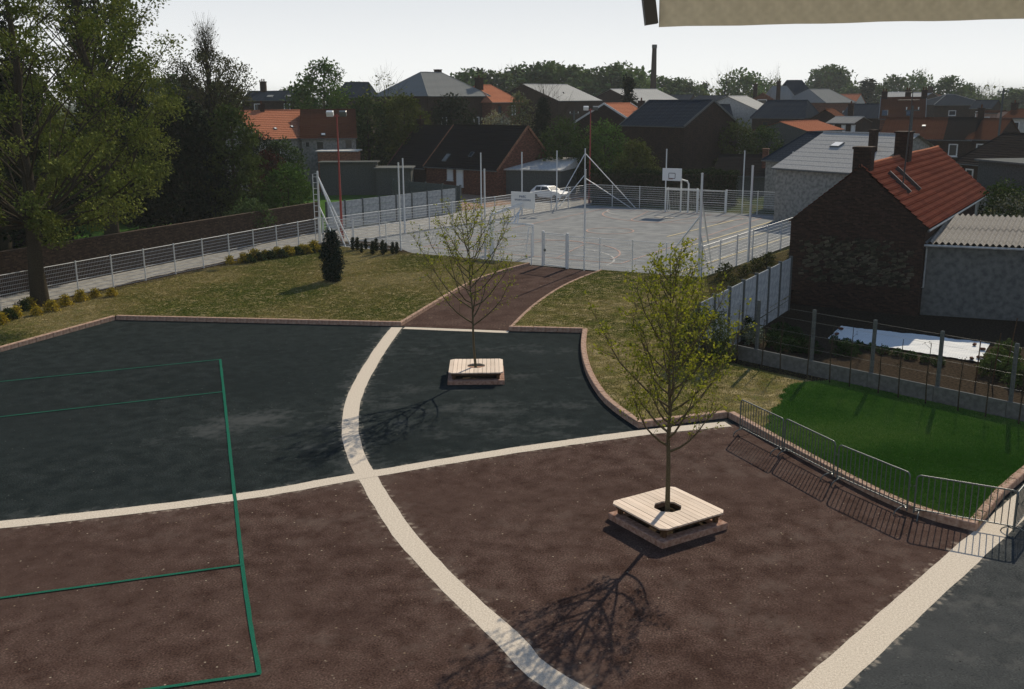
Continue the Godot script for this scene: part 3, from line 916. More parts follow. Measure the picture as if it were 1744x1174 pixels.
func build_court() -> void:
	var N0 := Vector3(-13.2, 0, -70.4)
	var N1 := Vector3(10.6, 0, -55.9)
	var F0 := Vector3(7.0, 0, -96.8)
	var F1 := Vector3(28.6, 0, -84.0)
	var b := MB.new()
	b.sheet(poly([N0, N1, F1, F0]), 0.012)
	struct("court_surface", b, M.court)
	var U := (N1 - N0).normalized()
	var V := Vector3(U.z, 0, -U.x)
	var O := N0 + U * 14.0 + V * 2.0       # middle of the near end line
	var at := func(u: float, v: float) -> Vector3: return O + U * u + V * v
	var w := MB.new()
	for e in [[-10, 0, 10, 0], [-10, 30, 10, 30], [-10, 0, -10, 30], [10, 0, 10, 30], [-10, 15, 10, 15]]:
		line(w, at.call(e[0], e[1]), at.call(e[2], e[3]), 0.06, 0.020)
	for v0 in [0.0, 30.0]:
		var arc := []
		var s: float = 1.0 if v0 == 0.0 else -1.0
		for k in 25:
			var a := PI * k / 24
			arc.append(at.call(cos(a) * 7.0, v0 + s * sin(a) * 6.0))
		band(w, arc, 0.06, 0.024, 0.0)
	struct("white_court_lines", w, M.line_white)
	var rd := MB.new()
	for e in [[-7.5, 1, 7.5, 1], [-7.5, 29, 7.5, 29], [-7.5, 1, -7.5, 29], [7.5, 1, 7.5, 29]]:
		line(rd, at.call(e[0], e[1]), at.call(e[2], e[3]), 0.055, 0.028)
	for v0 in [1.0, 29.0]:
		var s: float = 1.0 if v0 == 1.0 else -1.0
		line(rd, at.call(-3.0, v0), at.call(-1.8, v0 + s * 5.8), 0.04, 0.032)
		line(rd, at.call(3.0, v0), at.call(1.8, v0 + s * 5.8), 0.04, 0.032)
		var arc := []
		for k in 25:
			var a := PI * k / 24
			arc.append(at.call(cos(a) * 6.25, v0 + s * (1.2 + sin(a) * 6.25)))
		band(rd, arc, 0.06, 0.032, 0.0)
		var arc2 := []
		for k in 17:
			var a := PI * k / 16
			arc2.append(at.call(cos(a) * 1.8, v0 + s * (5.8 + sin(a) * 1.8)))
		band(rd, arc2, 0.06, 0.036, 0.0)
	var circle := []
	for k in 33: circle.append(at.call(cos(TAU * k / 32) * 1.8, 15 + sin(TAU * k / 32) * 1.8))
	band(rd, circle, 0.06, 0.032, 0.0)
	struct("red_court_lines", rd, M.line_red)
	var yl := MB.new()
	for e in [[Vector3(11.44, 0.00, -74.01), Vector3(18.50, 0.00, -83.94)], [Vector3(11.38, 0.00, -67.79), Vector3(23.03, 0.00, -85.42)], [Vector3(11.22, 0.00, -64.93), Vector3(21.89, 0.00, -79.85)], [Vector3(8.63, 0.00, -56.66), Vector3(20.29, 0.00, -73.67)]]:
		line(yl, e[0], e[1], 0.08, 0.040)
	struct("yellow_court_lines", yl, M.line_yellow)

	# mesh fences on the four sides; the gate stands in the near one
	fence("mesh_fence", "white welded mesh fence along the near side of the court, left of the gate", N0, Vector3(1.22, 0.00, -61.47), 6, 1.95, [], 0.0)
	fence("mesh_fence", "white welded mesh fence along the near side of the court, right of the gate", Vector3(3.41, 0.00, -60.08), N1, 4, 1.95, [], 0.0)
	fence("mesh_fence", "white mesh fence between the court and the lane", N0 + Vector3(0.06, 0, -0.1), F0, 12, 1.9, [], 0.0)
	fence("mesh_fence", "white mesh fence across the far end of the court", F0 + Vector3(0.1, 0, 0.05), F1, 9, 2.0, [4], 0.0)
	fence("mesh_fence", "white mesh fence on the court side facing the brick house", N1 + Vector3(0.06, 0, -0.1), F1 + Vector3(0, 0, 0.1), 12, 1.9, [], 0.0)
	gate("white mesh gate open to the maroon path", Vector3(1.93, 0.00, -61.22), Vector3(3.34, 0.00, -60.08), 2.15)
	var fd := (F1 - F0) / 9.0
	gate("white framed gate in the far court fence", F0 + fd * 4.0 + Vector3(0.1, 0, 0.05), F0 + fd * 5.0, 2.05)

	# tall posts for the ball-stop net
	ladder_post(N0 + Vector3(-0.25, 0, -0.5))
	var nm := "tall white net post on the near court side, "
	tall_post(nm + "second from the laddered corner", N0.lerp(N1, 0.245), 5.9, [])
	tall_post(nm + "right behind the small tree crown", N0.lerp(N1, 0.485), 5.7, [])
	tall_post(nm + "just right of the gate", N0.lerp(N1, 0.735) + Vector3(0.05, 0, 0.03), 5.9, [])
	tall_post("tall white braced net post at the near right court corner", N1 + Vector3(-0.1, 0, -0.15), 5.9, [[3.6, -2.4, -1.4], [4.6, 1.2, -1.9], [2.6, 0.9, -1.4]], 0.075)
	nm = "tall white net post beside the lane, "
	tall_post(nm + "in front of the concrete panel wall", N0.lerp(F0, 0.25), 5.6, [])
	tall_post(nm + "at the yard of the dark roofed farmhouse", N0.lerp(F0, 0.53), 5.6, [])
	tall_post(nm + "behind the near backboard", N0.lerp(F0, 0.70), 5.4, [])
	tall_post(nm + "beside the white car", N0.lerp(F0, 0.86), 5.3, [])
	tall_post("tall white braced net post at the far court corner under the red lamp", F0, 5.3, [[4.9, -3.0, 2.4], [2.9, -2.7, 2.2], [4.9, 4.6, 2.6], [2.6, 4.2, 2.4]], 0.06)
	nm = "tall white net post on the far court side, "
	tall_post(nm + "right of the far gate", F0.lerp(F1, 0.33) + Vector3(0, 0, -0.5), 5.4, [])
	tall_post(nm + "beside the far goal", F0.lerp(F1, 0.62) + Vector3(0, 0, -0.6), 5.4, [])
	tall_post(nm + "just left of the brick gable", Vector3(24.47, 0.00, -88.92), 5.3, [], 0.075)
	tall_post("tall white net post on the court side nearest the brick house", Vector3(14.70, 0.00, -62.16), 5.9, [], 0.075)
	goal_far(at.call(0.0, 29.4), -V, U)
	goal_near(at.call(-0.2, 0.9), V, U)

func gate(label: String, p: Vector3, q: Vector3, h: float) -> void:
	var d := q - p
	d.y = 0
	var l := d.length()
	var t := thing("gate", label, "gate", Vector3(p.x, 0, p.z), atan2(-d.z, d.x))
	for s in 2:
		var b := MB.new()
		b.cbox(Vector3(l * s, h / 2, 0), Vector3(0.07, 0, 0), Vector3(0, h / 2, 0), Vector3(0, 0, 0.07), 0.01)
		obj("gate_post", b, M.white_metal, t)
	var f := MB.new()
	for y in [0.1, h - 0.12]: f.box(Vector3(l / 2, y, 0), Vector3(l - 0.18, 0.05, 0.04))
	for x in [0.11, l - 0.11]: f.box(Vector3(x, h / 2, 0), Vector3(0.045, h - 0.26, 0.042))
	obj("leaf_frame", f, M.white_metal, t)
	var e := obj("mesh_panel", mesh_bay(l - 0.2, h - 0.2), M.wire, t)
	e.position.x = 0.1
	var k := MB.new()
	k.box(Vector3(0.18, 1.0, 0.05), Vector3(0.1, 0.16, 0.06))
	obj("lock", k, M.steel, t)

func ladder_post(p: Vector3) -> void:
	var t := thing("net_post", "white net post with a ladder and two braces at the left court corner", "post", Vector3(p.x, 0, p.z), 0, "tall white net posts round the sports court")
	var b := MB.new()
	b.tube([Vector3(0, -0.1, 0), Vector3(0, 5.15, 0)], [0.075, 0.07], 8)
	obj("pole", b, M.white_metal, t)
	b = MB.new()
	b.tube([Vector3(-0.32, 0, 0.12), Vector3(-0.32, 4.95, 0.12), Vector3(-0.02, 5.0, 0.02)], [0.03, 0.03, 0.03], 6)
	obj("ladder_rail", b, M.white_metal, t)
	for k in 12:
		b = MB.new()
		var y := 0.35 + k * 0.4
		b.tube([Vector3(-0.32, y, 0.12), Vector3(0, y, 0)], [0.02, 0.02], 5)
		obj("rung", b, M.white_metal, t)
	for e in [[4.8, 2.3, 0.9], [4.8, 2.0, 1.5], [2.7, 1.5, 1.6]]:
		b = MB.new()
		b.tube([Vector3(0, e[0], 0), Vector3(e[1], -0.02, e[2])], [0.055, 0.055], 7)
		obj("brace", b, M.white_metal, t)

# board seen from behind carries the blue lettering; x runs along the end line, z into the court
func goal_near(p: Vector3, fwd: Vector3, side: Vector3) -> void:
	var t := thing("goal_with_hoop", "white handball goal with a basketball hoop above, near end of the court", "goal", Vector3(p.x, 0.012, p.z), atan2(-side.z, side.x), "handball goals with hoops")
	goal_parts(t, -1.0)
	var b := MB.new()
	b.tube([Vector3(-1.2, 0, 0.8), Vector3(-1.2, 2.55, 0.8), Vector3(-1.1, 2.75, 0.7)], [0.085, 0.085, 0.085], 8)
	obj("mast", b, M.white_metal, t)
	b = MB.new()
	b.beam(Vector3(-1.15, 2.65, 0.75), Vector3(0.0, 3.2, -1.2), 0.12, 0.16)
	obj("arm", b, M.white_metal, t)
	b = MB.new()
	b.beam(Vector3(0, 2.06, -0.1), Vector3(0, 3.0, -1.12), 0.08, 0.08)
	b.beam(Vector3(-0.35, 2.06, 0), Vector3(0.0, 2.75, -0.8), 0.05, 0.05)
	b.beam(Vector3(0.35, 2.06, 0), Vector3(0.0, 2.75, -0.8), 0.05, 0.05)
	obj("stay", b, M.white_metal, t)
	board_parts(t, Vector3(0.0, 3.45, -1.3), -1.0)
	for e in [["PARC", 0.16, 0.14], ["SPORTS-LOISIRS", 0.12, -0.08]]:
		var tm := TextMesh.new()
		tm.text = e[0]
		tm.font_size = 24
		tm.pixel_size = e[1] / 18.0
		tm.depth = 0.006
		var o := obj("lettering", tm, M.blue_print, t)
		o.position = Vector3(0, 3.55 + e[2], -1.3 + 0.034)
func goal_far(p: Vector3, fwd: Vector3, side: Vector3) -> void:
	var t := thing("goal_with_hoop", "white handball goal with a basketball hoop above, far end of the court", "goal", Vector3(p.x, 0.012, p.z), atan2(-side.z, side.x), "handball goals with hoops")
	goal_parts(t, 1.0)
	var b := MB.new()
	b.tube([Vector3(-0.35, 0, -0.7), Vector3(-0.35, 2.5, -0.7), Vector3(-0.28, 2.75, -0.5), Vector3(-0.1, 3.0, 0.6)], [0.08, 0.08, 0.08, 0.06], 8)
	obj("mast", b, M.white_metal, t)
	b = MB.new()
	b.tube([Vector3(0.35, 0, -0.7), Vector3(0.35, 2.5, -0.7), Vector3(0.28, 2.75, -0.5), Vector3(0.1, 3.0, 0.6)], [0.08, 0.08, 0.08, 0.06], 8)
	obj("mast", b, M.white_metal, t)
	board_parts(t, Vector3(-0.6, 3.4, 0.9), 1.0)
	var mt := MB.new()
	mt.box(Vector3(0.2, 0.03, 4.2), Vector3(1.6, 0.012, 0.8))
	obj("mat", mt, M.dark_metal, t)
func goal_parts(t: Node3D, s: float) -> void:
	for x in [-1.5, 1.5]:
		var b := MB.new()
		b.cbox(Vector3(x, 1.0, 0), Vector3(0.05, 0, 0), Vector3(0, 1.0, 0), Vector3(0, 0, 0.05), 0.008)
		obj("goal_post", b, M.white_metal, t)
		var bk := MB.new()
		bk.tube([Vector3(x, 1.95, 0), Vector3(x, 1.9, -0.5 * s), Vector3(x, 0.02, -0.95 * s), Vector3(x, 0.02, 0)], [0.028, 0.028, 0.028, 0.028], 6)
		obj("back_stay", bk, M.white_metal, t)
	var c := MB.new()
	c.cbox(Vector3(0, 2.05, 0), Vector3(1.55, 0, 0), Vector3(0, 0.05, 0), Vector3(0, 0, 0.05), 0.008)
	obj("crossbar", c, M.white_metal, t)
	var n := MB.new()
	for k in 12:
		var x := -1.4 + 2.8 * k / 11
		n.tube([Vector3(x, 1.9, -0.5 * s), Vector3(x, 0.03, -0.95 * s)], [0.004, 0.004], 3, false)
	for k in 8:
		var f := k / 7.0
		n.tube([Vector3(-1.5, 1.9 - 1.87 * f, (-0.5 - 0.45 * f) * s), Vector3(1.5, 1.9 - 1.87 * f, (-0.5 - 0.45 * f) * s)], [0.004, 0.004], 3, false)
	obj("net", n, M.wire, t)
func board_parts(t: Node3D, c: Vector3, s: float) -> void:
	var b := MB.new()
	b.cbox(c, Vector3(0.9, 0, 0), Vector3(0, 0.54, 0), Vector3(0, 0, 0.025), 0.006)
	obj("backboard", b, M.white_board, t)
	var f := MB.new()
	for e in [[0, -0.33, 0.6, 0.05], [0, 0.12, 0.6, 0.05], [-0.3, -0.1, 0.05, 0.40], [0.3, -0.1, 0.05, 0.40]]:
		f.box(c + Vector3(e[0], e[1], s * 0.03), Vector3(e[2], e[3], 0.008))
	obj("target_square", f, M.dark_metal, t)
	var r := MB.new()
	var pts := []
	var rad := []
	for k in 17:
		pts.append(c + Vector3(cos(TAU * k / 16) * 0.225, -0.36, s * (0.38 + sin(TAU * k / 16) * 0.225)))
		rad.append(0.012)
	r.tube(pts, rad, 5, false)
	obj("hoop", r, M.red_metal, t)

# ------------------------------------------------------------------ boundary walls
# precast panel wall: posts with stacked slabs between
func slab_wall(label: String, a: Vector3, q: Vector3, bays: int, h: float, rows: int, slab_mat: Material, post_mat: Material, y0 := 0.0) -> Node3D:
	var d := q - a
	d.y = 0
	var l := d.length()
	var t := thing("concrete_panel_wall", label, "wall", Vector3(a.x, y0, a.z), atan2(-d.z, d.x))
	var w := l / bays
	var pb := MB.new()
	pb.cbox(Vector3(0, h / 2 - 0.05, 0), Vector3(0.06, 0, 0), Vector3(0, h / 2 + 0.14, 0), Vector3(0, 0, 0.085), 0.012)
	var pm := pb.mesh()
	var sb := MB.new()
	sb.cbox(Vector3(w / 2, 0, 0), Vector3(w / 2 - 0.05, 0, 0), Vector3(0, h / rows / 2 - 0.004, 0), Vector3(0, 0, 0.022), 0.008)
	var slab := sb.mesh()
	for i in bays + 1:
		var o := obj("post", pm, post_mat, t)
		o.position.x = w * i
		if i < bays:
			for k in rows:
				var s := obj("slab", slab, slab_mat, t)
				s.position = Vector3(w * i, h * (k + 0.5) / rows, rng.randf_range(-0.006, 0.006))
	return t

func build_boundaries() -> void:
	fence("mesh_fence", "long white mesh fence between the dry lawn and the lane", Vector3(-31.5, 0, -33.5), Vector3(-24.5, 0, -47.4), 6, 1.75)
	fence("mesh_fence", "white mesh fence running from the big tree to the laddered post", Vector3(-24.5, 0, -47.4), Vector3(-13.5, 0, -70.6), 11, 1.75)
	# brick wall along the lane
	var wd := Vector3(-14.9, 0, -78.0) - Vector3(-31.0, 0, -43.5)
	var t := thing("garden_wall", "dark brick garden wall along the far edge of the lane", "wall", Vector3(-31.0, -0.05, -43.5), atan2(-wd.z, wd.x))
	var b := MB.new()
	b.box(Vector3(wd.length() / 2, 1.15, 0), Vector3(wd.length(), 2.3, 0.22))
	obj("brickwork", b, M.brick_brown, t)
	for k in 38:
		var c := MB.new()
		c.cbox(Vector3(0.5 + k * wd.length() / 38.0, 2.335, 0), Vector3(wd.length() / 76.0 - 0.004, 0, 0), Vector3(0, 0.035, 0), Vector3(0, 0, 0.15), 0.01)
		obj("coping", c, M.brick_brown, t)
	slab_wall("pale concrete panel wall beside the lane, left of the court", Vector3(-14.4, 0, -78.9), Vector3(-5.0, 0, -91.6), 8, 2.15, 4, M.concrete, M.post_grey)
	slab_wall("greenish concrete panel wall behind the pale one by the farmhouse", Vector3(-11.5, 0, -99.5), Vector3(-4.6, 0, -92.2), 4, 2.3, 4, M.concrete_dark, M.concrete_dark)
	slab_wall("pale concrete panel wall between the lawn and the brick house", Vector3(7.3, 0, -38.9), Vector3(14.1, 0, -50.5), 7, 2.75, 3, M.concrete, M.post_grey, -0.65)
	# soil bank between court and panel wall
	b = MB.new()
	var bp := [Vector3(8.6, 0.1, -41.4), Vector3(14.3, 0.1, -51.2), Vector3(20.5, 0.1, -61), Vector3(18.6, 0.1, -66.6), Vector3(11.0, 0.1, -56.2)]
	b.sheet(poly(bp), 0.16)
	struct("soil_strip", b, M.soil)
	# kitchen garden
	b = MB.new()
	b.sheet(poly([Vector2(7.3, -38.9), Vector2(14.1, -50.8), Vector2(14.6, -52.8), Vector2(20.0, -49.9), Vector2(33, -45), Vector2(1500, -43.4), Vector2(1500, -21.6), Vector2(20.2, -24.6)]), -0.6)
	struct("garden_soil", b, M.soil)
	low_wall()
	# white sheet spread on the beds
	tarp()

func low_wall() -> void:
	var a := Vector3(7.6, 0, -38.9)
	var q := Vector3(20.2, 0, -25.0)
	var d := q - a
	var l := d.length()
	var t := thing("low_garden_wall", "low grey concrete slab wall with tall wire posts behind the lawn", "wall", a, atan2(-d.z, d.x))
	var bays := 8
	var w := l / bays
	for i in bays:
		var b := MB.new()
		b.cbox(Vector3(w * (i + 0.5), 0.035, 0), Vector3(w / 2 - 0.005, 0, 0), Vector3(0, 0.685, 0), Vector3(0, 0, 0.04), 0.01)
		obj("slab", b, M.concrete_dark, t)
	for i in bays:
		var b := MB.new()
		var x := w * (i + 0.98) + 0.1
		b.cbox(Vector3(x, 0.97, -0.11), Vector3(0.055, 0, 0), Vector3(0, 1.6, 0), Vector3(0, 0, 0.055), 0.012)
		obj("post", b, M.post_grey, t)
	for y in [1.1, 1.6, 2.1, 2.45]:
		var b := MB.new()
		b.tube([Vector3(0, y, -0.11), Vector3(l, y, -0.11)], [0.003, 0.003], 4, false)
		obj("wire", b, M.steel, t)

func tarp() -> void:
	var c := [Vector3(14.21, -0.55, -44.00), Vector3(15.60, -0.55, -46.48), Vector3(20.93, -0.55, -42.96), Vector3(19.03, -0.55, -39.76)]
	var b := MB.new()
	var nz := FastNoiseLite.new()
	nz.seed = 5
	nz.frequency = 1.1
	var nx := 60
	var ny := 22
	var g := []
	for j in ny + 1:
		for i in nx + 1:
			var u := i / float(nx)
			var v := j / float(ny)
			var p: Vector3 = (c[0] as Vector3).lerp(c[3], u).lerp((c[1] as Vector3).lerp(c[2], u), v)
			var e: float = minf(minf(u, 1 - u) * 5.0, minf(v, 1 - v) * 3.0)
			p += Vector3(nz.get_noise_2d(u * 9, 50), 0, nz.get_noise_2d(90, u * 9)) * 0.16 * (1.0 - clampf(e * 3, 0, 1))
			p.y = -0.53 + nz.get_noise_2d(p.x * 0.8, p.z * 0.8) * 0.035 + nz.get_noise_2d(p.x * 3, p.z * 3) * 0.012
			g.append(p)
	for j in ny:
		for i in nx:
			var k := j * (nx + 1) + i
			b.quad(g[k], g[k + 1], g[k + nx + 2], g[k + nx + 1])
	var o := obj("ground_sheet", b, mat([Color(0.6, 0.6, 0.58), Color(0.74, 0.74, 0.72)], 2.0, 0.8, 0.05, 0.05, 71, 256))
	tag(o, "white plastic sheet spread over the garden bed behind the low wall", "sheet")
	var wi := -1
	for p in [Vector3(20.03, -0.55, -42.44), Vector3(20.01, -0.55, -41.61), Vector3(18.85, -0.55, -40.05), Vector3(19.24, -0.55, -40.23), Vector3(15.25, -0.55, -45.62), Vector3(14.73, -0.55, -44.56)]:
		var s := MB.new()
		s.cbox(Vector3.ZERO, Vector3(0.11, 0, 0.02), Vector3(0, 0.05, 0), Vector3(-0.01, 0, 0.07), 0.025)
		var so := obj("brick_weight", s, M.brick_red)
		so.position = Vector3(p.x, -0.46, p.z)
		so.rotation.y = rng.randf() * 3.0
		wi += 1
		tag(so, "brick weighing down the white garden sheet, %s" % ["on its right end, farthest back", "on its right end, middle", "at its near right corner, left one", "at its near right corner, right one", "on its left end, farther back", "on its left end, nearer"][wi], "brick", "bricks holding down the white sheet")

# ------------------------------------------------------------------ houses
# roof slope in overlapping courses; a, b along the eave left to right seen from outside, then c, d on the ridge
func slope(r: MB, a: Vector3, b: Vector3, c: Vector3, d: Vector3, courses: int, lift := 0.035) -> void:
	var nn := (b - a).cross(d - a)
	if nn.length() < 1e-6: nn = (b - a).cross(c - a)
	nn = nn.normalized() * lift
	for i in courses:
		var t0 := i / float(courses)
		var t1 := (i + 1) / float(courses)
		var l0 := a.lerp(d, t0)
		var r0 := b.lerp(c, t0)
		var l1 := a.lerp(d, t1)
		var r1 := b.lerp(c, t1)
		r.quad(l0 + nn, r0 + nn, r1, l1)
		r.quad(l0 - nn * 0.4, r0 - nn * 0.4, r0 + nn, l0 + nn)
# wavy pantiles: each course a row of rolls
func pantiles(r: MB, a: Vector3, b: Vector3, c: Vector3, d: Vector3, courses: int, cols: int) -> void:
	var nn := (b - a).cross(d - a).normalized()
	var seg := cols * 4
	for i in courses:
		var t0 := i / float(courses)
		var t1 := (i + 1.12) / float(courses)
		var prev := []
		for k in seg + 1:
			var s := k / float(seg)
			var w := 0.035 + 0.035 * sin(TAU * k / 4.0)
			var slip := rng.randf_range(-0.006, 0.006) if k % 4 == 0 else 0.0
			var p0 := a.lerp(b, s).lerp(d.lerp(c, s), t0) + nn * (0.075 + w + slip)
			var p1 := a.lerp(b, s).lerp(d.lerp(c, s), minf(t1, 1.0)) + nn * (0.0 + w)
			if k > 0:
				r.quad(prev[0], p0, p1, prev[1])
				r.quad(prev[0] - nn * 0.09, p0 - nn * 0.09, p0, prev[0])
			prev = [p0, p1]

func house(called: String, label: String, P1: Vector3, P2: Vector3, half: float, eave: float, o := {}) -> Node3D:
	var ry := (P1.y + P2.y) / 2
	P1.y = 0
	P2.y = 0
	var mid := (P1 + P2) / 2
	var t := thing(called, label, o.get("cat", "house"), mid, 0, o.get("group", ""))
	var d := (P2 - P1).normalized()
	var n := Vector3(-d.z, 0, d.x)
	if n.dot(Vector3(0, 0, 0) - mid) < 0: n = -n          # n points to the side seen from the school
	# right-handed: seen from the n side, d runs from left to right
	if d.cross(Vector3.UP).dot(n) < 0:
		d = -d
		var sw := P1
		P1 = P2
		P2 = sw
	var L := P1.distance_to(P2) / 2
	var hip: float = o.get("hip", 0.0)
	var LE := L + hip
	var ov: float = o.get("over", 0.25)
	var vo: float = o.get("verge", 0.15) if hip == 0.0 else ov
	var wl := LE - (0.0 if hip == 0.0 else 0.0)
	var base: float = o.get("base", -1.0)
	var P := func(x: float, y: float, z: float) -> Vector3: return d * x + n * z + Vector3(0, y, 0)
	# walls
	var w := MB.new()
	w.quad(P.call(-wl, base, half), P.call(wl, base, half), P.call(wl, eave, half), P.call(-wl, eave, half))
	w.quad(P.call(wl, base, -half), P.call(-wl, base, -half), P.call(-wl, eave, -half), P.call(wl, eave, -half))
	w.quad(P.call(wl, base, half), P.call(wl, base, -half), P.call(wl, eave, -half), P.call(wl, eave, half))
	w.quad(P.call(-wl, base, -half), P.call(-wl, base, half), P.call(-wl, eave, half), P.call(-wl, eave, -half))
	if hip == 0.0:
		w.tri(P.call(wl, eave, half), P.call(wl, eave, -half), P.call(wl, ry - 0.06, 0))
		w.tri(P.call(-wl, eave, -half), P.call(-wl, eave, half), P.call(-wl, ry - 0.06, 0))
	obj("wall", w, o.get("wall", M.brick_dark), t)
	# roof
	var fall := (ry - eave) / half * ov
	var ye := eave - fall
	var r := MB.new()
	var cs: int = o.get("courses", 14)
	var ex := LE + vo
	var rx := L + (vo if hip == 0.0 else 0.0)
	if o.has("pan"):
		pantiles(r, P.call(-ex, ye, half + ov), P.call(ex, ye, half + ov), P.call(rx, ry, 0), P.call(-rx, ry, 0), o.pan[0], o.pan[1])
		slope(r, P.call(ex, ye, -half - ov), P.call(-ex, ye, -half - ov), P.call(-rx, ry, 0), P.call(rx, ry, 0), cs)
	else:
		slope(r, P.call(-ex, ye, half + ov), P.call(ex, ye, half + ov), P.call(rx, ry, 0), P.call(-rx, ry, 0), cs, o.get("lift", 0.035))
		slope(r, P.call(ex, ye, -half - ov), P.call(-ex, ye, -half - ov), P.call(-rx, ry, 0), P.call(rx, ry, 0), cs)
	if hip > 0.0:
		slope(r, P.call(ex, ye, half + ov), P.call(ex, ye, -half - ov), P.call(rx, ry, 0), P.call(rx, ry, 0), cs)
		slope(r, P.call(-ex, ye, -half - ov), P.call(-ex, ye, half + ov), P.call(-rx, ry, 0), P.call(-rx, ry, 0), cs)
	var roof := obj("roof", r, o.get("roof", M.slate), t)
	var rc := MB.new()
	var rp := []
	var rr := []
	for k in 9:
		rp.append(P.call(-rx + 2 * rx * k / 8.0, ry + 0.02 + rng.randf_range(-0.015, 0.015), 0))
		rr.append(0.09)
	rc.tube(rp, rr, 6)
	if hip > 0.0:
		for sx in [-1.0, 1.0]:
			for sz in [-1.0, 1.0]: rc.tube([P.call(sx * ex, ye + 0.04, sz * (half + ov)), P.call(sx * rx, ry, 0)], [0.07, 0.07], 5)
	obj("ridge_tiles", rc, o.get("ridge", o.get("roof", M.slate)), roof)
	var gu := MB.new()
	gu.tube([P.call(-ex, ye - 0.07, half + ov + 0.05), P.call(ex, ye - 0.07, half + ov + 0.05)], [0.06, 0.06], 6)
	obj("gutter", gu, o.get("gutter", M.concrete_dark), roof)
	if o.has("barge"):
		for sx in [-1.0, 1.0]:
			for sz in [-1.0, 1.0]:
				var bg := MB.new()
				bg.beam(P.call(sx * (ex + 0.04), ye, sz * (half + ov)), P.call(sx * (ex + 0.04), ry, 0), 0.09, 0.22)
				obj("bargeboard", bg, o.barge, roof)
	for c in o.get("chim", []):        # [x along -1..1, z along -1..1, width, depth, top above ridge, pots]
		var cx: float = c[0] * L
		var cz: float = c[1] * half
		var y0: float = ry - absf(c[1]) * (ry - eave) - 0.5
		var y1: float = ry + c[4]
		var cb := MB.new()
		cb.obox(P.call(cx, (y0 + y1) / 2, cz), d * c[2] / 2, Vector3(0, (y1 - y0) / 2, 0), n * c[3] / 2)
		cb.obox(P.call(cx, y1 + 0.06, cz), d * (c[2] / 2 + 0.06), Vector3(0, 0.06, 0), n * (c[3] / 2 + 0.06))
		var ch := obj("chimney", cb, o.get("stack", M.brick_dark), roof)
		for k in int(c[5]):
			var pb := MB.new()
			var px: float = cx + (k - (c[5] - 1) / 2.0) * 0.32
			pb.tube([P.call(px, y1 + 0.1, cz), P.call(px, y1 + 0.5, cz)], [0.11, 0.09], 7)
			obj("chimney_pot", pb, M.tile_rust, ch)
	var wins: Array = o.get("win", [])
	if wins.is_empty() and called in ["slate_house", "terrace_house", "brick_house", "hipped_house", "cottage", "tower_house"] and not o.has("pan") and not o.has("lift"):
		var cnt := maxi(1, int(wl * 2.0 / 3.2))
		for k in cnt:
			wins.append(["f", -wl + wl * 2.0 * (k + 0.5) / cnt + rng.randf_range(-0.3, 0.3), eave - 1.25, 0.85, 1.25, M.glass, M.white_paint if rng.randf() < 0.6 else M.wood_dark])
	for e in wins:         # [face f/b/l/r, x, y centre, width, height, pane material, frame material]
		var fx := d
		var fn := n
		var off := half
		if e[0] == "l":
			fx = n; fn = -d; off = wl
		elif e[0] == "r":
			fx = -n; fn = d; off = wl
		var cpos: Vector3 = fx * e[1] + fn * off + Vector3(0, e[2], 0)
		var fb := MB.new()
		var hw: float = e[3] / 2.0
		var hh: float = e[4] / 2.0
		for s in [-1.0, 1.0]:
			fb.obox(cpos + fx * s * hw + fn * 0.03, fx * 0.06, Vector3(0, hh + 0.06, 0), fn * 0.05)
			fb.obox(cpos + Vector3(0, s * hh, 0) + fn * 0.03, fx * (hw - 0.06), Vector3(0, 0.06, 0), fn * 0.049)
		fb.obox(cpos - Vector3(0, hh + 0.1, 0) + fn * 0.06, fx * (hw + 0.12), Vector3(0, 0.035, 0), fn * 0.09)
		var wf := obj("window", fb, e[6] if e.size() > 6 else M.white_paint, t)
		var pb := MB.new()
		pb.obox(cpos + fn * 0.012, fx * (hw - 0.05), Vector3(0, hh - 0.05, 0), fn * 0.01)
		obj("pane", pb, e[5] if e.size() > 5 else M.glass, wf)
	for e in o.get("sky", []):         # roof light: [x, t up the slope, width, length, material]
		var up: Vector3 = (P.call(0, ry, 0) - P.call(0, ye, half + ov)).normalized()
		var rn: Vector3 = d.cross(up).normalized()
		if rn.y < 0: rn = -rn
		var q: Vector3 = P.call(e[0], ye, half + ov).lerp(P.call(e[0], ry, 0), e[1]) + rn * 0.06
		var sb := MB.new()
		sb.obox(q, d * e[2] / 2, rn * 0.05, up * e[3] / 2)
		var sf := obj("roof_light", sb, M.steel, roof)
		var gb := MB.new()
		gb.obox(q + rn * 0.055, d * (e[2] / 2 - 0.06), rn * 0.01, up * (e[3] / 2 - 0.06))
		obj("pane", gb, e[4] if e.size() > 4 else M.white_board, sf)
	return t

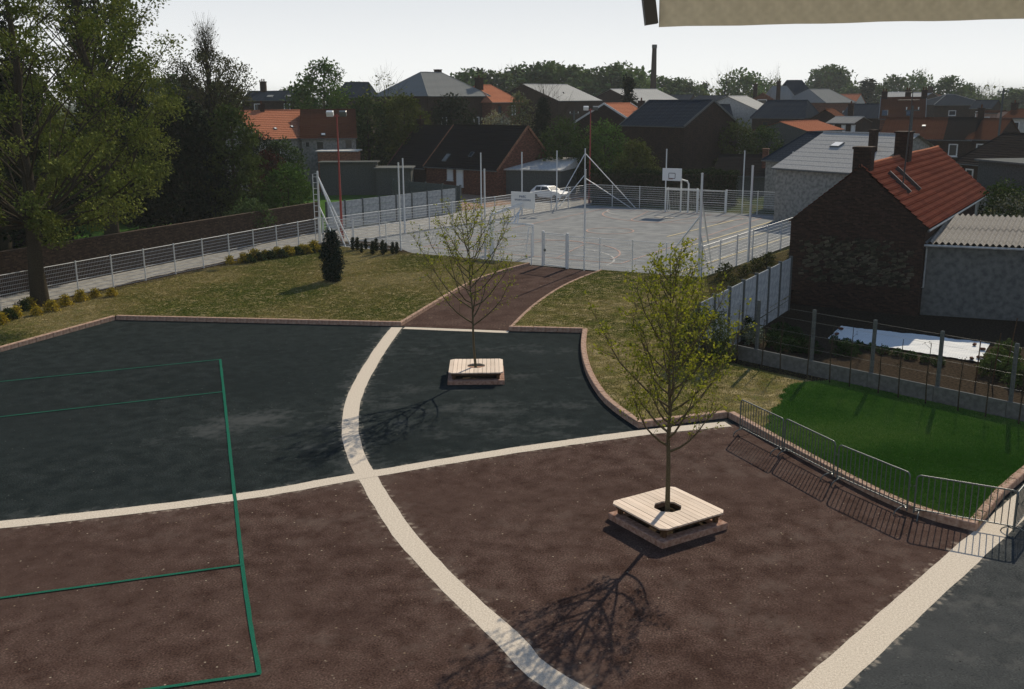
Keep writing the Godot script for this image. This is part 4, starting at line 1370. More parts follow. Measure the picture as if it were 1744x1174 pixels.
# flat-roofed shed: base corner points left and right seen from the school, depth, height
func shed(called: String, label: String, A: Vector3, B: Vector3, depth: float, h: float, wall: Material, top: Material, fall := 0.0) -> Node3D:
	A.y = 0
	B.y = 0
	var mid := (A + B) / 2
	var t := thing(called, label, "shed", mid, 0)
	var d := (B - A) / 2
	var n := Vector3(d.z, 0, -d.x).normalized()
	if n.z > 0: n = -n
	var c := n * depth / 2
	var b := MB.new()
	b.obox(c + Vector3(0, h / 2 - 0.3, 0), d, Vector3(0, h / 2 + 0.3, 0), -n * depth / 2)
	obj("wall", b, wall, t)
	var r := MB.new()
	var up := Vector3(0, fall, 0)
	var e := d.normalized() * (d.length() + 0.2)
	var f := n * 0.25
	var y := Vector3(0, h + 0.02, 0)
	r.quad(-e - f + y + Vector3(0, 0.12, 0), e - f + y + Vector3(0, 0.12, 0), e + n * depth + f + y + up + Vector3(0, 0.12, 0), -e + n * depth + f + y + up + Vector3(0, 0.12, 0))
	r.quad(-e - f + y, e - f + y, e - f + y + Vector3(0, 0.12, 0), -e - f + y + Vector3(0, 0.12, 0))
	r.quad(e - f + y, e + n * depth + f + y, e + n * depth + f + y + up + Vector3(0, 0.12, 0), e - f + y + Vector3(0, 0.12, 0))
	r.quad(-e + n * depth + f + y, -e - f + y, -e - f + y + Vector3(0, 0.12, 0), -e + n * depth + f + y + up + Vector3(0, 0.12, 0))
	obj("roof", r, top, t)
	return t

func build_neighbour_house() -> void:
	var g0 := Vector3(14.4, 0, -52.1)
	var g1 := Vector3(20.15, 0, -49.0)
	var back := Vector3(0.527, 0, -0.85).normalized()
	var gd := Vector3(-back.z, 0, back.x)
	var m := (g0 + g1) / 2
	var ry := 6.65
	var P1 := m + Vector3(0, ry, 0)
	var P2 := m + back * 21.5 + Vector3(0, ry, 0)
	var t := house("brick_house", "dark brick house with a red pantile roof right of the court", P1, P2, 3.28, 3.82, {"roof": M.tile_red, "wall": M.brick_dark, "over": 0.12, "verge": 0.06, "pan": [12, 66], "ridge": M.tile_orange, "gutter": M.concrete, "chim": []})
	var c0: Vector3 = t.position
	# stacks: a broad one on the near gable, a tall one along the ridge
	var st := MB.new()
	var q := m + back * 0.55 - c0
	st.obox(q + Vector3(0, 6.25, 0), gd * 0.42, Vector3(0, 1.2, 0), -back * 0.45)
	st.obox(q + Vector3(0, 7.51, 0), gd * 0.47, Vector3(0, 0.06, 0), -back * 0.5)
	obj("chimney", st, M.brick_dark, t)
	st = MB.new()
	q = m + back * 9.6 + gd * 0.1 - c0
	st.obox(q + Vector3(0, 6.6, 0), gd * 0.4, Vector3(0, 1.35, 0), -back * 0.5)
	st.obox(q + Vector3(0, 8.0, 0), gd * 0.46, Vector3(0, 0.05, 0), -back * 0.56)
	obj("chimney", st, M.brick_dark, t)
	# flint and rubble stones showing low on the gable
	var fl := MB.new()
	var cen := m - back * 0.01 - c0
	var fr := RandomNumberGenerator.new()
	fr.seed = 9
	for k in 900:
		var x := fr.randf_range(-2.7, 2.9)
		var y := 0.75 + 2.3 * fr.randf()
		var fade := absf(x - 0.1) / 2.9
		if fr.randf() < fade * fade * 0.9 + (0.5 if y > 2.75 else 0.0): continue
		var sz := fr.randf_range(0.05, 0.12)
		var tt := fr.randf() * 0.5
		var ax := gd * cos(tt) + Vector3(0, sin(tt), 0)
		var ay := Vector3(0, cos(tt), 0) - gd * sin(tt)
		fl.col = Color(0.03, 0.029, 0.021).lerp(Color(0.12, 0.11, 0.08), pow(fr.randf(), 1.6))
		fl.cbox(cen + gd * x + Vector3(0, y, 0), ax * sz * fr.randf_range(1.0, 1.6), ay * sz * 0.7, -back * 0.03, 0.02)
	var fo := obj("flint_masonry", fl, M.stones, t)
	fo.set_meta("kind", "stuff")
	fo.set_meta("label", "rough pale flint masonry low on the gable")
	# white rendered end of the right wall
	var wr := MB.new()
	var e1 := m + gd * 3.28 + back * 16.5 - c0 + gd * 0.03
	var e2 := m + gd * 3.28 + back * 21.45 - c0 + gd * 0.03
	wr.quad(e1, e2, e2 + Vector3(0, 3.6, 0), e1 + Vector3(0, 3.6, 0))
	obj("rendered_wall", wr, M.render_pale, t)
	# pole braces and vents lying on the slope
	var up := (m + back * 4 + Vector3(0, ry, 0)) - (m + back * 4 + gd * 3.28 + Vector3(0, 3.75, 0))
	up = up.normalized()
	var rn := Vector3(-up.x * 0 , 0, 0)
	rn = back.cross(up).normalized()
	if rn.y < 0: rn = -rn
	for e in [[2.8, 0.6, 1.5, 0.16, M.fibre_pale], [5.2, 0.5, 1.7, 0.15, M.dark_metal]]:
		var s: Vector3 = m + back * e[0] + Vector3(0, ry, 0) - up * (e[1] + 0.6) + rn * 0.2 - c0
		var vb := MB.new()
		vb.obox(s - up * e[2] * 0.3, up * e[2] / 2, rn * 0.08, back * e[3] / 2)
		obj("roof_light", vb, e[4], t)
		vb = MB.new()
		vb.obox(s - up * e[2] * 0.3 - back * 0.1, up * e[2] / 2, rn * 0.1, back * 0.025)
		obj("roof_light_kerb", vb, M.dark_metal, t)
	# television mast
	var tm := thing("antenna_mast", "tall dark television mast standing on the red pantile roof", "antenna", m + back * 2.9 + gd * 1.5 + Vector3(0, 5.2, 0))
	var mb := MB.new()
	mb.tube([Vector3(0, 0, 0), Vector3(0.1, 3.2, 0), Vector3(0.12, 5.1, 0)], [0.04, 0.03, 0.02], 6)
	obj("pole", mb, M.dark_metal, tm)
	for k in 6:
		var ab := MB.new()
		ab.tube([Vector3(-0.5 + k * 0.16, 4.6, -0.35 + 0.03 * k), Vector3(-0.5 + k * 0.16, 4.6, 0.35 - 0.03 * k)], [0.008, 0.008], 4)
		obj("aerial_rod", ab, M.dark_metal, tm)
	var bb := MB.new()
	bb.tube([Vector3(-0.6, 4.6, 0), Vector3(0.5, 4.6, 0)], [0.014, 0.014], 5)
	bb.tube([Vector3(-0.35, 5.0, 0), Vector3(0.5, 5.0, 0)], [0.01, 0.01], 5)
	obj("aerial_boom", bb, M.dark_metal, tm)
	# lean-to with the corrugated roof
	var a0 := Vector3(20.35, 0, -49.25)
	var od := Vector3(0.93, 0, 0.36).normalized()
	var ob := Vector3(0.5, 0, -0.866)
	var l := 13.0
	var ot := thing("outbuilding", "grey block outbuilding with a corrugated sheet roof beside the brick house", "outbuilding", a0)
	var w := MB.new()
	var h := 2.95
	w.quad(Vector3(0, -1, 0), od * l + Vector3(0, -1, 0), od * l + Vector3(0, h, 0), Vector3(0, h, 0))
	w.quad(od * l, od * l + ob * 7.0, od * l + ob * 7.0 + Vector3(0, h + 0.6, 0), od * l + Vector3(0, h, 0))
	w.quad(ob * 7.0 + od * l, ob * 7.0, ob * 7.0 + Vector3(0, h + 0.6, 0), ob * 7.0 + od * l + Vector3(0, h + 0.6, 0))
	w.quad(ob * 7.0, Vector3.ZERO, Vector3(0, h, 0), ob * 7.0 + Vector3(0, h + 0.6, 0))
	obj("wall", w, M.block_wall, ot)
	# two overlapping rows of sheets
	for row in 2:
		var cr := MB.new()
		var seg := 290
		var prev := []
		for k in seg + 1:
			var s := od * (l + 0.5) * (k / float(seg)) - od * 0.15
			var y := 0.065 * sin(TAU * k / 6.0)
			var f0 := 0.5 * row
			var f1 := 0.5 * row + 0.53
			var p0 := s + ob * (7.2 * f0 - 0.25) + Vector3(0, h + 0.1 + y + 0.62 * f0 + (0.03 if row == 1 else 0.0), 0)
			var p1 := s + ob * (7.2 * f1 - 0.25) + Vector3(0, h + 0.1 + y + 0.62 * f1, 0)
			var nn := (od * 1.0 + Vector3(0, 0, 0)).cross(p1 - p0).normalized()
			nn = (nn if nn.y > 0 else -nn) - od * cos(TAU * k / 6.0) * 1.25
			nn = nn.normalized()
			if k > 0: cr.quadn(prev[0], p0, p1, prev[1], prev[2], nn, nn, prev[2])
			prev = [p0, p1, nn]
		obj("corrugated_sheet", cr, M.corrugated, ot)
	var gb := MB.new()
	gb.tube([Vector3(-0.1, h - 0.03, 0) - ob * 0.36, od * (l + 0.3) + Vector3(0, h - 0.03, 0) - ob * 0.36], [0.06, 0.06], 6)
	obj("gutter", gb, M.concrete, ot)
	var dp := MB.new()
	dp.tube([Vector3(0.05, h - 0.05, 0) - ob * 0.3, Vector3(0.05, h - 0.3, 0) - ob * 0.09, Vector3(0.05, 0.8, 0) - ob * 0.09, Vector3(-0.3, 0.75, 0) - ob * 0.1 - gd * 0.2, Vector3(-0.3, 0.7, 0) - ob * 0.14 - gd * 2.2], [0.045, 0.045, 0.045, 0.045, 0.045], 7)
	obj("downpipe", dp, M.concrete, ot)

func build_village() -> void:
	var G8 := "village houses behind the court"
	house("cottage", "cottage with a weathered orange tile roof behind the left gardens", Vector3(-31.00, 8.75, -116.00), Vector3(-24.93, 8.71, -123.00), 4.6, Vector3(-25.34, 5.84, -114.00).y, {"roof": M.tile_orange, "wall": M.render_grey, "courses": 16, "chim": [[-0.2, 0.0, 0.5, 0.5, 0.6, 1]], "sky": [[-1.5, 0.35, 0.35, 0.3], [1.0, 0.4, 0.35, 0.3], [2.6, 0.42, 0.35, 0.3]]})
	house("cottage", "cottage end with a darker brown tile roof joined to the orange one", Vector3(-24.45, 8.79, -121.00), Vector3(-18.44, 8.75, -122.00), 4.4, Vector3(-20.67, 5.83, -117.00).y, {"roof": M.tile_rust, "wall": M.render_grey, "courses": 16, "win": [["f", -1.0, Vector3(-21.72, 4.86, -117.00).y, 0.8, 0.9, M.glass, M.render_grey], ["f", 2.2, Vector3(-18.71, 4.97, -117.00).y, 0.8, 1.0, M.glass, M.render_grey], ["f", -2.4, Vector3(-23.38, 4.99, -117.00).y, 0.5, 0.6, M.glass, M.render_grey]], "sky": [[-0.6, 0.12, 0.5, 0.4]]})
	shed("brick_annex", "orange brick annex with a pale flat roof below the brown cottage", Vector3(-21.31, 3.63, -113.00), Vector3(-17.04, 3.61, -113.00), 3.0, Vector3(-19.08, 4.32, -113.00).y, M.brick_orange, M.fibre_pale)
	shed("dark_shed", "long dark shed wall above the sunlit strip of grass", Vector3(-20.37, 2.63, -109.00), Vector3(-14.42, 2.60, -109.00), 2.0, Vector3(-16.89, 3.35, -109.00).y, M.block_dark, M.block_dark)
	shed("lean_to", "dark lean-to with a grey flat roof next to the farmhouse", Vector3(-14.38, 2.01, -108.50), Vector3(-10.64, 1.99, -108.50), 3.0, Vector3(-13.11, 2.75, -108.50).y, M.block_dark, M.concrete_dark)
	house("slate_house", "slate roofed house with two roof lights and a chimney on the left skyline", Vector3(-41.37, 11.30, -165.00), Vector3(-32.54, 11.16, -165.00), 5.0, Vector3(-36.13, 9.92, -160.00).y, {"roof": M.slate, "wall": M.brick_dark, "chim": [[-0.5, 0, 0.9, 0.8, 1.4, 2]], "sky": [[-0.5, 0.4, 0.9, 1.1, M.slate_pale], [2.3, 0.4, 0.9, 1.1, M.slate_pale]]})
	house("slate_house", "slate roofed house with a chimney half hidden by the pollard tree", Vector3(-51.91, 11.99, -150.00), Vector3(-45.17, 11.79, -150.00), 4.5, Vector3(-46.97, 10.16, -146.00).y, {"roof": M.slate, "wall": M.brick_dark, "chim": [[0.5, 0, 0.8, 0.8, 1.2, 2]]})
	house("slate_house", "small dark slate roof left of the big hipped house", Vector3(-27.74, 12.63, -175.00), Vector3(-23.80, 12.70, -175.00), 5.0, Vector3(-25.47, 10.32, -171.00).y, {"roof": M.slate, "wall": M.brick_dark, "hip": 0.8})
	house("hipped_house", "large brick house with a pale hipped slate roof, highest in the village", Vector3(-12.76, 13.62, -148.00), Vector3(-9.97, 13.59, -151.00), 5.6, Vector3(-10.07, 10.44, -143.00).y, {"roof": M.slate_pale, "wall": M.brick_dark, "hip": 3.8, "courses": 20, "stack": M.brick_dark, "chim": [[0.9, -0.1, 0.8, 0.8, 0.35, 0]], "win": [["f", -3.0, 6.4, 1.0, 1.9], ["f", 3.4, 6.4, 1.0, 1.9]]})
	house("brick_house", "brick house with an orange roof and tall chimney right of the hipped house", Vector3(-4.94, 11.85, -152.00), Vector3(-2.94, 11.88, -155.00), 4.0, Vector3(-3.31, 9.53, -147.00).y, {"roof": M.tile_orange, "wall": M.brick_red, "hip": 2.0, "chim": [[-1.3, 0.2, 0.9, 0.9, 0.9, 1]]})
	house("farmhouse", "long low farmhouse with a dark tile roof, left half", Vector3(-10.87, 6.92, -121.00), Vector3(-6.45, 7.00, -117.00), 4.6, Vector3(-9.01, 2.68, -116.00).y, {"roof": M.tile_dark, "wall": M.brick_dark, "courses": 18, "barge": M.brick_red, "chim": [[-0.85, 0, 0.6, 0.5, 0.6, 1]]})
	house("farmhouse", "farmhouse end with a dark tile roof, red verge and two white shuttered windows", Vector3(-6.31, 7.00, -116.80), Vector3(1.68, 7.15, -109.50), 4.6, Vector3(-4.44, 2.91, -110.00).y, {"roof": M.tile_dark, "wall": M.brick_red, "courses": 18, "barge": M.brick_orange, "win": [["f", -1.6, 2.05, 0.8, 1.3, M.white_board], ["f", -0.1, 1.75, 0.9, 1.9, M.white_board]], "sky": [[-3.0, 0.22, 0.6, 1.1, M.slate_pale], [0.4, 0.32, 0.5, 0.7, M.slate]]})
	shed("garden_shed", "grey shed with a pale sheet roof beside the farmhouse gable", Vector3(-0.53, 1.44, -107.00), Vector3(5.11, 1.45, -105.00), 6.0, Vector3(1.80, 2.66, -106.00).y, M.block_dark, M.fibre_pale, 0.9)
	house("pale_roofed_barn", "barn with a pale sunlit roof behind the bare tree", Vector3(2.24, 12.13, -178.00), Vector3(10.14, 12.40, -187.00), 7.5, Vector3(5.85, 9.59, -172.00).y, {"roof": M.fibre_pale, "wall": M.brick_dark})
	house("pale_roofed_barn", "barn with a pale roof left of the tall factory chimney", Vector3(19.01, 11.42, -198.00), Vector3(29.11, 11.68, -208.00), 7.5, Vector3(22.94, 8.72, -193.00).y, {"roof": M.fibre_pale, "wall": M.brick_dark})
	house("brick_house", "small house with a salmon tile roof and brick chimney beside the dark barn", Vector3(11.96, 9.29, -132.00), Vector3(15.78, 9.24, -138.00), 4.0, Vector3(14.03, 7.06, -130.00).y, {"roof": M.tile_orange, "wall": M.brick_dark, "chim": [[0.85, 0.5, 0.7, 0.7, 0.2, 1]], "barge": M.white_paint})
	house("dark_barn", "big dark brick barn with a steep slate roof behind the hedge", Vector3(16.96, 9.64, -126.00), Vector3(23.15, 9.62, -119.00), 5.0, Vector3(19.28, 6.93, -117.00).y, {"roof": M.slate, "wall": M.brick_dark, "courses": 18, "barge": M.concrete_dark})
	# right hand village
	house("brick_house", "house with a pale grey roof and cream wall right of the dark barn", Vector3(34.08, 10.10, -163.00), Vector3(38.84, 10.08, -171.00), 5.4, Vector3(36.50, 7.78, -161.00).y, {"roof": M.fibre_pale, "wall": M.render_pale, "win": [["f", 0.5, 5.6, 1.0, 1.6], ["f", 3.2, 5.6, 1.0, 1.6]]})
	house("slate_house", "dark slate annex in the shade of the cream walled house", Vector3(31.51, 8.87, -160.00), Vector3(33.69, 8.86, -160.00), 3.5, Vector3(32.09, 6.55, -157.00).y, {"roof": M.slate, "wall": M.brick_dark, "win": [["f", 0.8, 4.4, 0.6, 1.0, M.white_board]]})
	house("brick_house", "brick house with a white framed attic window and twin chimneys", Vector3(47.47, 10.73, -196.00), Vector3(50.14, 10.65, -206.00), 4.0, Vector3(48.20, 8.34, -198.00).y, {"roof": M.tile_rust, "wall": M.brick_red, "chim": [[0.6, -0.4, 0.9, 0.8, 1.6, 2], [0.6, 0.7, 0.9, 0.8, 2.2, 2]], "win": [["l", 0.0, 8.6, 1.6, 1.7], ["r", 0.0, 8.6, 1.6, 1.7]]})
	house("slate_house", "pale slate lean roof beside the tall slate tower house", Vector3(52.31, 12.01, -208.00), Vector3(55.12, 12.00, -208.00), 4.0, Vector3(52.83, 9.40, -204.00).y, {"roof": M.slate_pale, "wall": M.brick_dark, "hip": 1.0})
	house("tower_house", "tall steep slate roof standing highest on the right skyline", Vector3(56.91, 13.24, -215.00), Vector3(60.05, 13.22, -215.00), 5.5, Vector3(56.47, 9.14, -208.00).y, {"roof": M.slate, "wall": M.brick_dark, "hip": 1.8, "courses": 20})
	house("slate_house", "house with a grey slate roof right of the slate tower", Vector3(58.18, 11.37, -203.00), Vector3(63.30, 11.38, -207.00), 5.0, Vector3(59.37, 8.94, -198.00).y, {"roof": M.slate_pale, "wall": M.brick_red, "hip": 1.5, "win": [["f", -1.5, 6.6, 0.8, 1.2], ["f", 1.5, 6.6, 0.8, 1.2]]})
	house("terrace_house", "far terrace with a mottled orange and grey roof on the right skyline", Vector3(69.88, 10.51, -225.00), Vector3(74.73, 10.35, -222.00), 4.5, Vector3(70.30, 8.68, -218.00).y, {"roof": M.tile_orange, "wall": M.render_pale})
	house("slate_house", "wide dark slate roof behind the salmon shed", Vector3(39.13, 9.45, -158.00), Vector3(44.35, 9.43, -155.00), 5.0, Vector3(40.01, 7.07, -150.00).y, {"roof": M.slate, "wall": M.brick_dark, "hip": 0.8})
	house("roofed_shed", "low shed with a rusty orange tile roof in the right gardens", Vector3(31.87, 7.21, -122.00), Vector3(37.95, 6.98, -128.00), 3.4, Vector3(34.29, 6.15, -123.00).y, {"roof": M.tile_orange, "wall": M.block_dark, "cat": "shed"})
	house("brick_house", "brown brick gable with a chimney at its foot", Vector3(41.91, 8.27, -138.00), Vector3(46.11, 8.30, -148.00), 4.0, Vector3(42.40, 5.74, -138.00).y, {"roof": M.tile_rust, "wall": M.brick_dark, "chim": [[-0.9, 0.8, 0.7, 0.7, 0.6, 1]]})
	house("car_shelter", "open shelter with a pale roof on white posts among the houses", Vector3(41.57, 7.53, -132.00), Vector3(44.27, 7.41, -130.00), 3.2, Vector3(42.18, 6.82, -128.00).y, {"roof": M.fibre_grey, "wall": M.brick_dark, "cat": "shed", "win": [["f", -1.0, 5.7, 0.4, 1.6, M.white_board], ["f", 0.4, 5.7, 0.4, 1.6, M.white_board], ["f", 1.6, 5.7, 0.4, 1.6, M.white_board]]})
	house("slate_house", "broad dark slate roof left of the rust tiled rows", Vector3(52.99, 8.84, -162.00), Vector3(57.51, 8.74, -160.00), 4.8, Vector3(52.78, 6.91, -155.00).y, {"roof": M.slate, "wall": M.brick_dark, "hip": 0.6})
	house("slate_house", "long low house with a grey sunlit roof and skylight behind the brick gable", Vector3(26.65, 6.98, -87.00), Vector3(31.44, 7.14, -80.00), 6.0, Vector3(24.03, 4.46, -79.00).y, {"roof": M.fibre_grey, "wall": M.render_grey, "courses": 9, "lift": 0.012, "verge": 0.3, "sky": [[-1.4, 0.66, 0.9, 0.8, M.white_board]], "stack": M.brick_dark, "chim": [[0.62, 0.5, 0.5, 0.5, 0.3, 0]]})
	house("slate_house", "blue slate hipped wing joined to the long grey roofed house", Vector3(27.37, 6.76, -95.00), Vector3(28.81, 6.85, -92.00), 4.2, Vector3(24.74, 4.51, -90.00).y, {"roof": M.slate, "wall": M.render_grey, "hip": 0.6, "lift": 0.015})
	house("roofed_shed", "low dark shed behind the far court fence, left of the slate wing", Vector3(22.93, 3.78, -112.00), Vector3(28.06, 3.99, -110.00), 4.0, Vector3(25.20, 2.04, -107.00).y, {"roof": M.tile_dark, "wall": M.block_dark, "cat": "shed", "stack": M.brick_red, "chim": [[0.85, 0.6, 0.6, 0.6, 0.7, 0]]})
	house("terrace_house", "rust tiled house with two dormer windows and a pale gable on the right", Vector3(53.66, 9.81, -150.00), Vector3(59.05, 9.78, -148.00), 4.6, Vector3(54.39, 7.04, -143.00).y, {"roof": M.tile_rust, "wall": M.brick_red, "courses": 18, "sky": [[-2.3, 0.25, 0.8, 1.4, M.glass], [0.9, 0.25, 0.8, 1.4, M.glass]], "barge": M.slate_pale, "chim": [[-0.9, 0, 0.8, 0.7, 0.7, 2], [0.2, -0.2, 0.8, 0.7, 0.9, 2], [0.95, 0, 0.8, 0.7, 0.9, 2]]})
	house("terrace_house", "long rust tiled terrace roof, left and lightest of its row", Vector3(44.46, 7.49, -122.00), Vector3(50.26, 7.51, -119.00), 4.6, Vector3(45.25, 5.37, -115.00).y, {"roof": M.tile_rust, "wall": M.brick_dark, "courses": 18, "sky": [[1.0, 0.6, 0.4, 0.4]]})
	house("terrace_house", "dark tiled terrace roof in the middle of the rust row", Vector3(50.40, 7.51, -119.00), Vector3(53.27, 7.54, -117.00), 4.6, Vector3(49.62, 5.36, -113.00).y, {"roof": M.tile_dark, "wall": M.brick_dark, "courses": 18, "chim": [[0.95, 0, 0.6, 0.6, 1.0, 1]]})
	house("terrace_house", "rust tiled terrace roof at the right end of the row", Vector3(53.41, 7.47, -117.00), Vector3(55.64, 7.43, -115.00), 4.6, Vector3(52.55, 5.43, -111.00).y, {"roof": M.tile_rust, "wall": M.brick_dark, "courses": 18})
	house("slate_house", "dark slate house at the right edge below the terrace", Vector3(45.57, 6.56, -95.00), Vector3(47.17, 6.72, -90.00), 4.5, Vector3(43.14, 4.12, -86.00).y, {"roof": M.tile_dark, "wall": M.brick_dark, "hip": 0.8})
	house("hipped_house", "slate hipped house with pale hips beyond the rust terrace", Vector3(79.63, 10.22, -190.00), Vector3(81.13, 10.21, -190.00), 5.0, Vector3(78.54, 8.48, -185.00).y, {"roof": M.slate, "wall": M.brick_dark, "hip": 4.0, "ridge": M.slate_pale, "win": [["f", -1.5, 7.0, 1.2, 0.8], ["f", 2.5, 7.0, 1.0, 0.8]]})
	house("pale_roofed_barn", "far white roof left of the pale conifer on the right skyline", Vector3(97.24, 10.99, -270.00), Vector3(102.12, 10.95, -268.00), 6.0, Vector3(96.97, 9.80, -262.00).y, {"roof": M.fibre_pale, "wall": M.brick_dark})
	house("pale_roofed_barn", "far white roof above the rust gable on the right skyline", Vector3(98.76, 10.76, -255.00), Vector3(102.15, 10.72, -252.00), 6.0, Vector3(98.12, 9.50, -248.00).y, {"roof": M.fibre_pale, "wall": M.brick_dark, "chim": [[0.8, 0, 1.0, 1.0, 1.4, 0]]})
	house("slate_house", "low dark slate roof right of the slate hipped house", Vector3(79.93, 9.20, -178.00), Vector3(82.61, 9.19, -176.00), 4.0, Vector3(78.92, 7.99, -172.00).y, {"roof": M.slate, "wall": M.brick_dark})
	house("terrace_house", "far house with a pinkish wall behind the terrace end", Vector3(68.53, 7.83, -150.00), Vector3(70.64, 7.85, -148.00), 3.0, Vector3(67.89, 7.64, -146.00).y, {"roof": M.tile_rust, "wall": mat([Color(0.3, 0.2, 0.17), Color(0.36, 0.26, 0.22)], 3.0, 0.9, 0.03, 0.1, 91, 256)})
	house("terrace_house", "small house with a white gable at the far right edge", Vector3(67.91, 8.19, -140.00), Vector3(69.99, 8.20, -138.00), 3.6, Vector3(66.67, 7.20, -135.00).y, {"roof": M.tile_rust, "wall": M.render_pale, "chim": [[-0.9, 0, 0.7, 0.7, 0.7, 1]]})
	house("terrace_house", "far orange roof on the skyline between dark conifers", Vector3(121.14, 10.54, -300.00), Vector3(124.35, 10.52, -300.00), 5.0, Vector3(120.87, 9.55, -295.00).y, {"roof": M.tile_orange, "wall": M.render_pale})
	house("slate_house", "far slate roof left of the salmon house", Vector3(34.43, 10.58, -230.00), Vector3(39.93, 10.42, -228.00), 5.0, Vector3(36.41, 9.21, -222.00).y, {"roof": M.slate, "wall": M.brick_dark})
	house("slate_house", "far slate roof with a white gable near the cream walled house", Vector3(40.68, 10.29, -225.00), Vector3(45.91, 10.25, -222.00), 5.0, Vector3(41.73, 9.19, -217.00).y, {"roof": M.slate, "wall": M.render_pale})
	shed("block_garage", "dark grey block garage in the garden at the right edge", Vector3(32.90, 3.45, -72.00), Vector3(33.96, 3.41, -66.00), 5.0, Vector3(32.91, 5.54, -70.00).y, M.block_dark, M.concrete_dark, 0.0)
	# factory chimney
	var ct := thing("factory_chimney", "tall tapering brick factory chimney on the skyline", "chimney", Vector3(35.58, 9.39, -260.00) * Vector3(1, 0, 1))
	var top := Vector3(35.36, 22.65, -260.00).y
	var cb := MB.new()
	cb.tube([Vector3(0, -0.5, 0), Vector3(0, top * 0.5, 0), Vector3(0.05, top - 0.8, 0)], [1.05, 0.8, 0.55], 14)
	obj("stack", cb, M.brick_dark, ct)
	cb = MB.new()
	cb.tube([Vector3(0.05, top - 0.9, 0), Vector3(0.05, top - 0.85, 0), Vector3(0.05, top, 0)], [0.56, 0.64, 0.62], 14)
	obj("crown_ring", cb, M.block_dark, ct)
	# red lamp posts
	lamp("red lamp post beside the laddered court corner", Vector3(-12.03, 0.00, -71.50), 9.0)
	lamp("red lamp post at the far court corner", Vector3(7.63, 0.00, -98.98), 9.0)

func lamp(label: String, p: Vector3, h: float) -> void:
	var t := thing("lamp_post", label, "lamp post", Vector3(p.x, 0, p.z), 0, "red court lamp posts")
	var b := MB.new()
	b.tube([Vector3(0, -0.2, 0), Vector3(0, 1.2, 0), Vector3(0, 1.3, 0), Vector3(0, h, 0)], [0.13, 0.12, 0.09, 0.05], 9)
	obj("pole", b, M.red_metal, t)
	b = MB.new()
	b.beam(Vector3(-0.55, h - 0.15, 0), Vector3(0.55, h - 0.15, 0), 0.07, 0.07)
	obj("crossarm", b, M.red_metal, t)
	for s in [-1.0, 1.0]:
		var f := MB.new()
		f.cbox(Vector3(s * 0.45, h + 0.02, 0.05), Vector3(0.24, 0, 0), Vector3(0, 0.16, 0.08), Vector3(0, -0.06, 0.12), 0.02)
		obj("floodlight", f, M.white_metal if s < 0 else M.steel, t)

# ------------------------------------------------------------------ trees
func vary(cols: Array, r: RandomNumberGenerator) -> Color:
	var t := r.randf() * (cols.size() - 1.001)
	var c: Color = (cols[int(t)] as Color).lerp(cols[int(t) + 1], t - int(t))
	return c * r.randf_range(0.8, 1.2)
func rdir(r: RandomNumberGenerator) -> Vector3:
	var z := r.randf_range(-1, 1)
	var a := r.randf() * TAU
	var s := sqrt(1 - z * z)
	return Vector3(s * cos(a), z, s * sin(a))
func spray(b: MB, r: RandomNumberGenerator, c: Vector3, rad: Vector3, n: int, size: float, cols: Array, droop := 0.0) -> void:
	var tone := vary(cols, r)
	for k in n:
		var q := rdir(r) * pow(r.randf(), 0.45)
		var p := c + q * rad
		var d := (rdir(r) + q * 0.6 + Vector3(0, -droop, 0)).normalized()
		var s := d.cross((rdir(r) * 0.7 + Vector3.UP).normalized())
		if s.length() < 0.1: continue
		var l := size * r.randf_range(0.65, 1.35)
		b.leaf(p, d, s.normalized(), l, l * 0.62, tone.lerp(vary(cols, r), 0.6))
